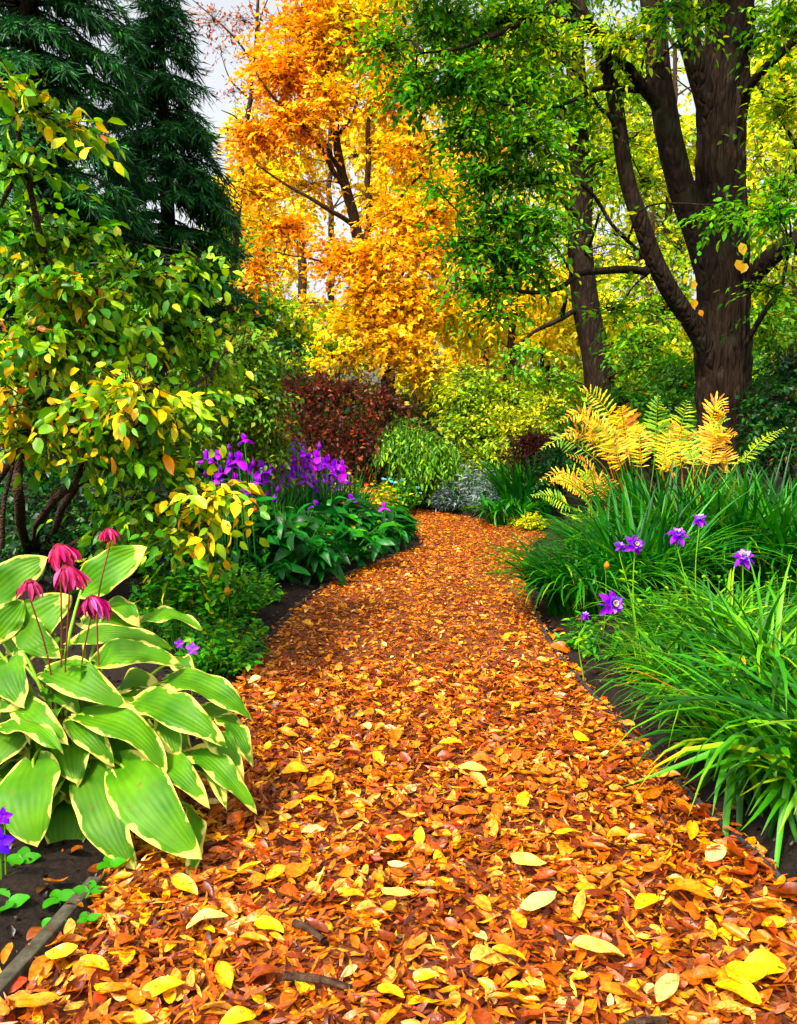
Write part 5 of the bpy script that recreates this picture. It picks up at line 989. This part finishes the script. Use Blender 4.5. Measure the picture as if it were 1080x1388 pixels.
# leafy perennials in front of the irises
def leafy(base, label, n, n_obj, h, rad, leaf, pal, tpls, name='leafy_perennial', group='dark leafy plants along the left path edge', mat=None, cat='plant', wid=1.0, stems=True, parts='leaf'):
    t = thing(name, base, label, cat, group); mat = mat or M_gloss
    ns = max(5, n // 9); a = rng.uniform(0, 2 * math.pi, ns); q = rad * np.sqrt(rng.uniform(0, 1, ns)); hh = h * (1 - .55 * (q / rad) ** 2) * rng.uniform(.7, 1.1, ns)
    b0 = base + np.stack([q * np.cos(a) * .35, q * np.sin(a) * .35, np.zeros(ns)], -1); tp = base + np.stack([q * np.cos(a), q * np.sin(a), hh], -1)
    s = np.linspace(0, 1, 5)[None, :, None]; mid = b0 * .45 + tp * .55 + np.stack([np.zeros(ns), np.zeros(ns), hh * .25], -1)
    Q = (1 - s) ** 2 * b0[:, None] + 2 * s * (1 - s) * mid[:, None] + s ** 2 * tp[:, None]
    mb = MB(); tubes(mb, Q, np.broadcast_to(np.linspace(.006, .002, 5), Q.shape[:2]) * (leaf / .12) ** .5, 4, L('3a6a24')); mb.build('stems', M_stem, t, stuff=True)
    k = rng.integers(0, ns, n); u = rng.uniform(.25, 1, n); s = u[:, None]
    pos = (1 - s) ** 2 * b0[k] + 2 * s * (1 - s) * mid[k] + s ** 2 * tp[k]
    az = a[k] + rng.normal(0, 1.0, n); X = np.stack([np.cos(az), np.sin(az), rng.normal(.05, .3, n)], -1); nn = unit(np.array([0, 0, 1.0]) + rng.normal(0, .35, (n, 3)))
    sc = leaf * rng.uniform(.6, 1.2, n); A = frames(X, nn) * np.stack([sc, sc * wid, sc], -1)[:, None, :]; c = pick_colors(pal, n) * rng.uniform(.8, 1.2, (n, 1)); pk = rng.integers(0, len(tpls), n)
    sco = np.hypot(pos[:, 0], pos[:, 1]) - .5 * pos[:, 2] + np.where(in_frame(pos, 10), 0, 50); ids = np.argsort(sco)[:n_obj]; keep = np.ones(n, bool); keep[ids] = False
    if n_obj:
        key = id(tpls), mat.name
        if key not in MCACHE: MCACHE[key] = [tpl_mesh('leaf', x, mat) for x in tpls]
        for i in ids: inst(parts, MCACHE[key][pk[i]], pos[i], A[i], t, c[i])
    if keep.any():
        mb = MB(); spread(mb, tpls, pos[keep], A[keep], c[keep], pk[keep]); mb.build('foliage', mat, t, stuff=True)
    return t
MCACHE = {}
T_broad = [tpl_curl(700 + k, w=.34 + .03 * (k % 3), nl=7, nw=5, curl=.25, bend=.5) for k in range(6)]
T_broad = [(v + [.5, 0, 0], t_, q) for v, t_, q in T_broad]
for v, _, _ in T_broad: v[:, 2] -= .35 * v[:, 0] ** 2
PG = [(L('1c5a1e'), 28), (L('26702a'), 22), (L('154618'), 22), (L('38842a'), 12), (L('5c9a2c'), 3), (L('c8b42c'), 1)]
for (x, y, h, rad, lab) in [(330, 800, .62, .5, 'dark leafy plant under the leftmost irises'), (400, 800, .6, .5, 'dark leafy plant in the middle of the left bank before the irises'), (460, 775, .6, .5, 'dark glossy leafy plant leaning over the left path edge'), (505, 752, .5, .42, 'dark leafy plant at the tip of the iris bed by the bend'), (300, 765, .7, .5, 'dark leafy plant behind the yellow leaved shrub twig'), (440, 745, .7, .5, 'dark leafy plant directly in front of the densest irises'), (530, 738, .38, .32, 'low dark leafy plant at the outermost point of the left bed')]:
    b = gp(x, y); b = b + [-.10, .30, 0]
    leafy(b, lab, 330, 90, h, rad, .20, PG, T_broad)
# finer green plants between the hosta and the path
T_fine = [tpl_mid(.5, .05, .15), tpl_mid(.6, .05, .2), tpl_mid(.4, .08, .1)]
FGN = [(L('3a8a24'), 26), (L('52a02c'), 22), (L('2a6c1e'), 20), (L('7ab434'), 12), (L('c8c43a'), 4)]
for (x, y, h, rad, n_, lf, lab) in [(322, 852, .42, .24, 700, .045, 'feathery green plant left of the path below the dark leaves'), (290, 850, .5, .3, 600, .06, 'green leafy ground plant behind the hosta top'), (308, 905, .2, .2, 420, .045, 'low ground cover touching the path left edge'), (280, 920, .22, .26, 420, .05, 'low ground cover between the hosta and the path'), (230, 850, .45, .3, 500, .06, 'green plant in the gap between tall shrub and hosta'), (352, 828, .28, .16, 400, .04, 'small fine plant at the left path edge below the soil strip'), (245, 900, .25, .28, 420, .05, 'low ground cover just behind the right hosta leaves'), (200, 880, .3, .28, 420, .05, 'ground cover behind the hosta middle'), (305, 880, .22, .24, 420, .045, 'ground cover around the small lilac flowers')]:
    leafy(gp(x, y), lab, n_, 40, h, rad, lf, FGN, T_fine, name='ground_plant', group='fine green plants between hosta and path', mat=M_leaf)
for (x, y, h, rad, lab) in [(120, 800, .6, .4, 'dark undergrowth plant behind the hosta flowers'), (30, 790, .6, .4, 'dark undergrowth plant at the left edge behind the hosta'), (200, 790, .55, .4, 'dark undergrowth plant left of the ground cover')]:
    leafy(gp(x, y) + [0, .2, 0], lab, 420, 40, h, rad, .09, PG, T_fine, name='undergrowth_plant', group='dark undergrowth plants behind the hosta', mat=M_gloss)
# seedlings in the bare soil bottom left
T_seed = [tpl_curl(760 + k, w=.75, nl=7, nw=5, curl=.25, bend=.2) for k in range(3)]; T_seed = [(v + [.5, 0, 0], a, b) for v, a, b in T_seed]
seed_me = [tpl_mesh('seedling_leaf', x, M_leaf) for x in T_seed]
for (x, y, d_z, w, k_, lab) in [(30, 1165, .05, 30, 4, 'green seedling below the violet flower at the left edge'), (10, 1225, .04, 40, 5, 'largest green seedling at the left edge of the bare soil'), (78, 1217, .03, 26, 3, 'small green seedling on dark soil behind the edging board'), (120, 1208, .04, 26, 4, 'green seedling at the upper end of the edging board'), (70, 1255, .03, 20, 3, 'tiny green seedling touching the edging board'), (150, 1170, .04, 26, 3, 'dark green seedling under the hosta leaf tip'), (118, 1246, .03, 20, 3, 'tiny green seedling at the edge of the fallen leaves')]:
    g = G(x, y, d_z); f = np.array([g[0], g[1], 0.0]); t = thing('seedling', f, lab, 'seedling', 'seedlings in the bare soil')
    stem_limb(t, [f, (f + g) / 2 + [.004, 0, 0], g], .0025, L('5a9a2c'), n=8)
    for k in range(k_):
        a = 2 * math.pi * k / k_ + random.uniform(-.4, .4); X = np.array([math.cos(a), math.sin(a), random.uniform(-.1, .25)])
        inst('leaf', seed_me[k % 3], g, frames(X[None], np.array([[random.uniform(-.2, .2), -.35, 1.0]]))[0] * w * random.uniform(.8, 1.15) * g[1] / F, t, L('3f8c24') * random.uniform(.8, 1.15))
# violet flower at the left edge, small lilac ones by the hosta
for (x, y, w, dep, lab, cc) in [(0, 1140, 34, 2.1, 'blue violet flower cut by the left edge of the picture', L('6a4ae8')), (5, 1106, 22, 2.12, 'small violet bud above the blue violet edge flower', L('7a2ad8')), (261, 879, 16, 3.3, 'small lilac flower right of the hosta', L('a86ad8')), (243, 872, 12, 3.3, 'tiny lilac flower just behind the hosta leaf tip', L('9a5ad0'))]:
    h = P(x, y, dep); f = np.array([h[0] - .02, h[1] + .03, 0.0]); t = thing('small_flower', f, lab, 'flower')
    stem_limb(t, [f, (f + h) / 2, h], .003, L('5a8a2c'), n=8)
    mb = MB(); tp = petal_tpl(.75, .3, 6, 5, .2)
    for k in range(5):
        a = k * 1.257 + .3; X = np.array([math.cos(a), -.35, math.sin(a)]); A = frames(X[None], np.array([[0, -1.0, .2]]))[0] * .55; mb.add(tp[0] @ A.T, None, tp[2], cc * random.uniform(.85, 1.15))
    me = mb.mesh('small_bloom', M_petal); inst('bloom', me, h, np.eye(3) * w * 1.1 * dep / F, t)

# ------------------------------------------------------------------ mounds at the bend
GRY = [(L('7c8c8c'), 26), (L('94a4a4'), 22), (L('5c7074'), 22), (L('a8b4b0'), 10), (L('4a605a'), 12)]
T_thin = [tpl_mid(.16, .02, .1), tpl_mid(.2, .03, .2)]
for (x, y, h, rad, lab) in [(645, 700, .72, .45, 'grey blue lavender like mound at the outer path bend'), (612, 698, .42, .28, 'smaller grey blue mound at the end of the visible path'), (668, 705, .5, .3, 'grey green mound next to the dark strap leaves')]:
    leafy(gp(x, y) + [0, .2, 0], lab, 1500, 0, h, rad, .10, GRY, T_thin, name='grey_mound', group='grey foliage mounds at the bend', mat=M_leaf)
CH2 = [(L('d8d428'), 26), (L('ecdc30'), 22), (L('b4c428'), 16)]
for (x, y, h, lab) in [(700, 715, .2, 'round chartreuse clump at the path bend, leftmost'), (722, 722, .22, 'round chartreuse clump nearest the daylilies')]:
    leafy(gp(x, y) + [0, .1, 0], lab, 700, 0, h, .17, .045, CH2, T_fine, name='chartreuse_clump', group='chartreuse clumps at the bend', mat=M_leaf)
def bed_flowers(base, lab, pal, fcol, n, h=.35, rad=.35, fl=.05, nleaf=600):
    t = leafy(base, lab, nleaf, 0, h, rad, .07, pal, T_fine, name='bedding_plant', group='small bedding plants past the irises', mat=M_leaf)
    if 'bed_bloom' not in MCACHE:
        mb = MB(); tp = petal_tpl(.7, .2, 4, 3, .2)
        for k in range(5):
            a = k * 1.257; A = frames(np.array([[math.cos(a), math.sin(a), .4]]), np.array([[0, 0, 1.0]]))[0] * .55; mb.add(tp[0] @ A.T, None, tp[2])
        MCACHE['bed_bloom'] = mb.mesh('bed_bloom', M_petal)
    for k in range(n):
        a = random.uniform(0, 6.28); q = rad * math.sqrt(random.random()); p = base + np.array([q * math.cos(a), q * math.sin(a), h * (1 - .5 * (q / rad) ** 2) * random.uniform(.85, 1.2)])
        inst('bloom', MCACHE['bed_bloom'], p, frames(np.array([[1.0, random.uniform(-.5, .5), 0]]), np.array([[random.uniform(-.3, .3), -.7, 1.0]]))[0] * fl * random.uniform(.8, 1.3), t, fcol[k % len(fcol)])
YP = [(L('c8b428'), 24), (L('8ca828'), 24), (L('d8a024'), 14), (L('5c8c20'), 16)]
bed_flowers(gp(505, 703), 'yellow leaved bedding plant beside the iris bed tip', YP, [L('e8a020'), L('f0c82c'), L('d8481c')], 14, .5, .4)
bed_flowers(gp(535, 699), 'bedding plant dotted with pale blue flowers', FGN, [L('6ac4d8'), L('8ad0e0')], 14, .5, .35)
bed_flowers(gp(568, 691), 'bedding plant with pink and purple flowers at the path end', FGN, [L('c83a8a'), L('a83ac0'), L('e86a9a')], 14, .5, .4)
bed_flowers(gp(470, 712), 'olive bedding plant behind the iris clump', YP, [L('e8b424'), L('d83a2c')], 8, .55, .4)
bed_flowers(gp(575, 688) + [.2, .1, 0], 'low yellow flowered plant at the very end of the path', YP, [L('f0d02c')], 10, .22, .25)

for (x, y, h, rad, n_, lab) in [(790, 885, .22, .13, 260, 'small green plant under the tiny violet bud by the path edge'), (825, 900, .2, .16, 260, 'small green plant beside the smaller thin grass clump'), (900, 880, .35, .22, 360, 'green leafy plant at the foot of the middle columbine'), (975, 880, .4, .25, 400, 'green leafy plant at the foot of the rightmost columbine'), (1060, 880, .45, .28, 420, 'green leafy plant behind the bright grasses at the right edge')]:
    leafy(gp(x, y), lab, n_, 40, h, rad, .05, FGN, T_lance, name='columbine_foliage', group='small green plants at the foot of the columbines', mat=M_leaf)
clump('grass_clump', gp(935, 900), 'thin grass clump between the bright and the dark grasses', GA, 220, 120, .35, .7, .2, BL_THIN, ME_THIN, GBR)
clump('grass_clump', gp(1030, 905), 'thin grass clump below the rightmost columbine', GA, 220, 120, .4, .75, .2, BL_THIN, ME_THIN, GBR)
for (x, y, w, dep, c_, lab) in [(822, 768, 11, 4.6, L('d8801c'), 'small orange seed head left of the nodding columbine'), (340, 668, 12, 6.6, L('c8442c'), 'red flower bud among the iris leaves, upper of two'), (345, 693, 11, 6.5, L('d05a3c'), 'salmon flower bud among the iris leaves, lower of two'), (308, 803, 14, 4.6, L('c89a2c'), 'dry yellow brown seed head above the feathery plant')]:
    h = P(x, y, dep); f = np.array([h[0], h[1] + .03, 0.0]); t = thing('flower_bud', f, lab, 'flower')
    stem_limb(t, [f, (f + h) / 2 + [.01, 0, 0], h], .003, L('5a8a2c'), n=8)
    s_ = w * dep / F; inst('bud', bud_plain, h - [0, 0, s_ * .3], np.diag([s_ * 1.4, s_ * 1.4, s_]), t, c_)
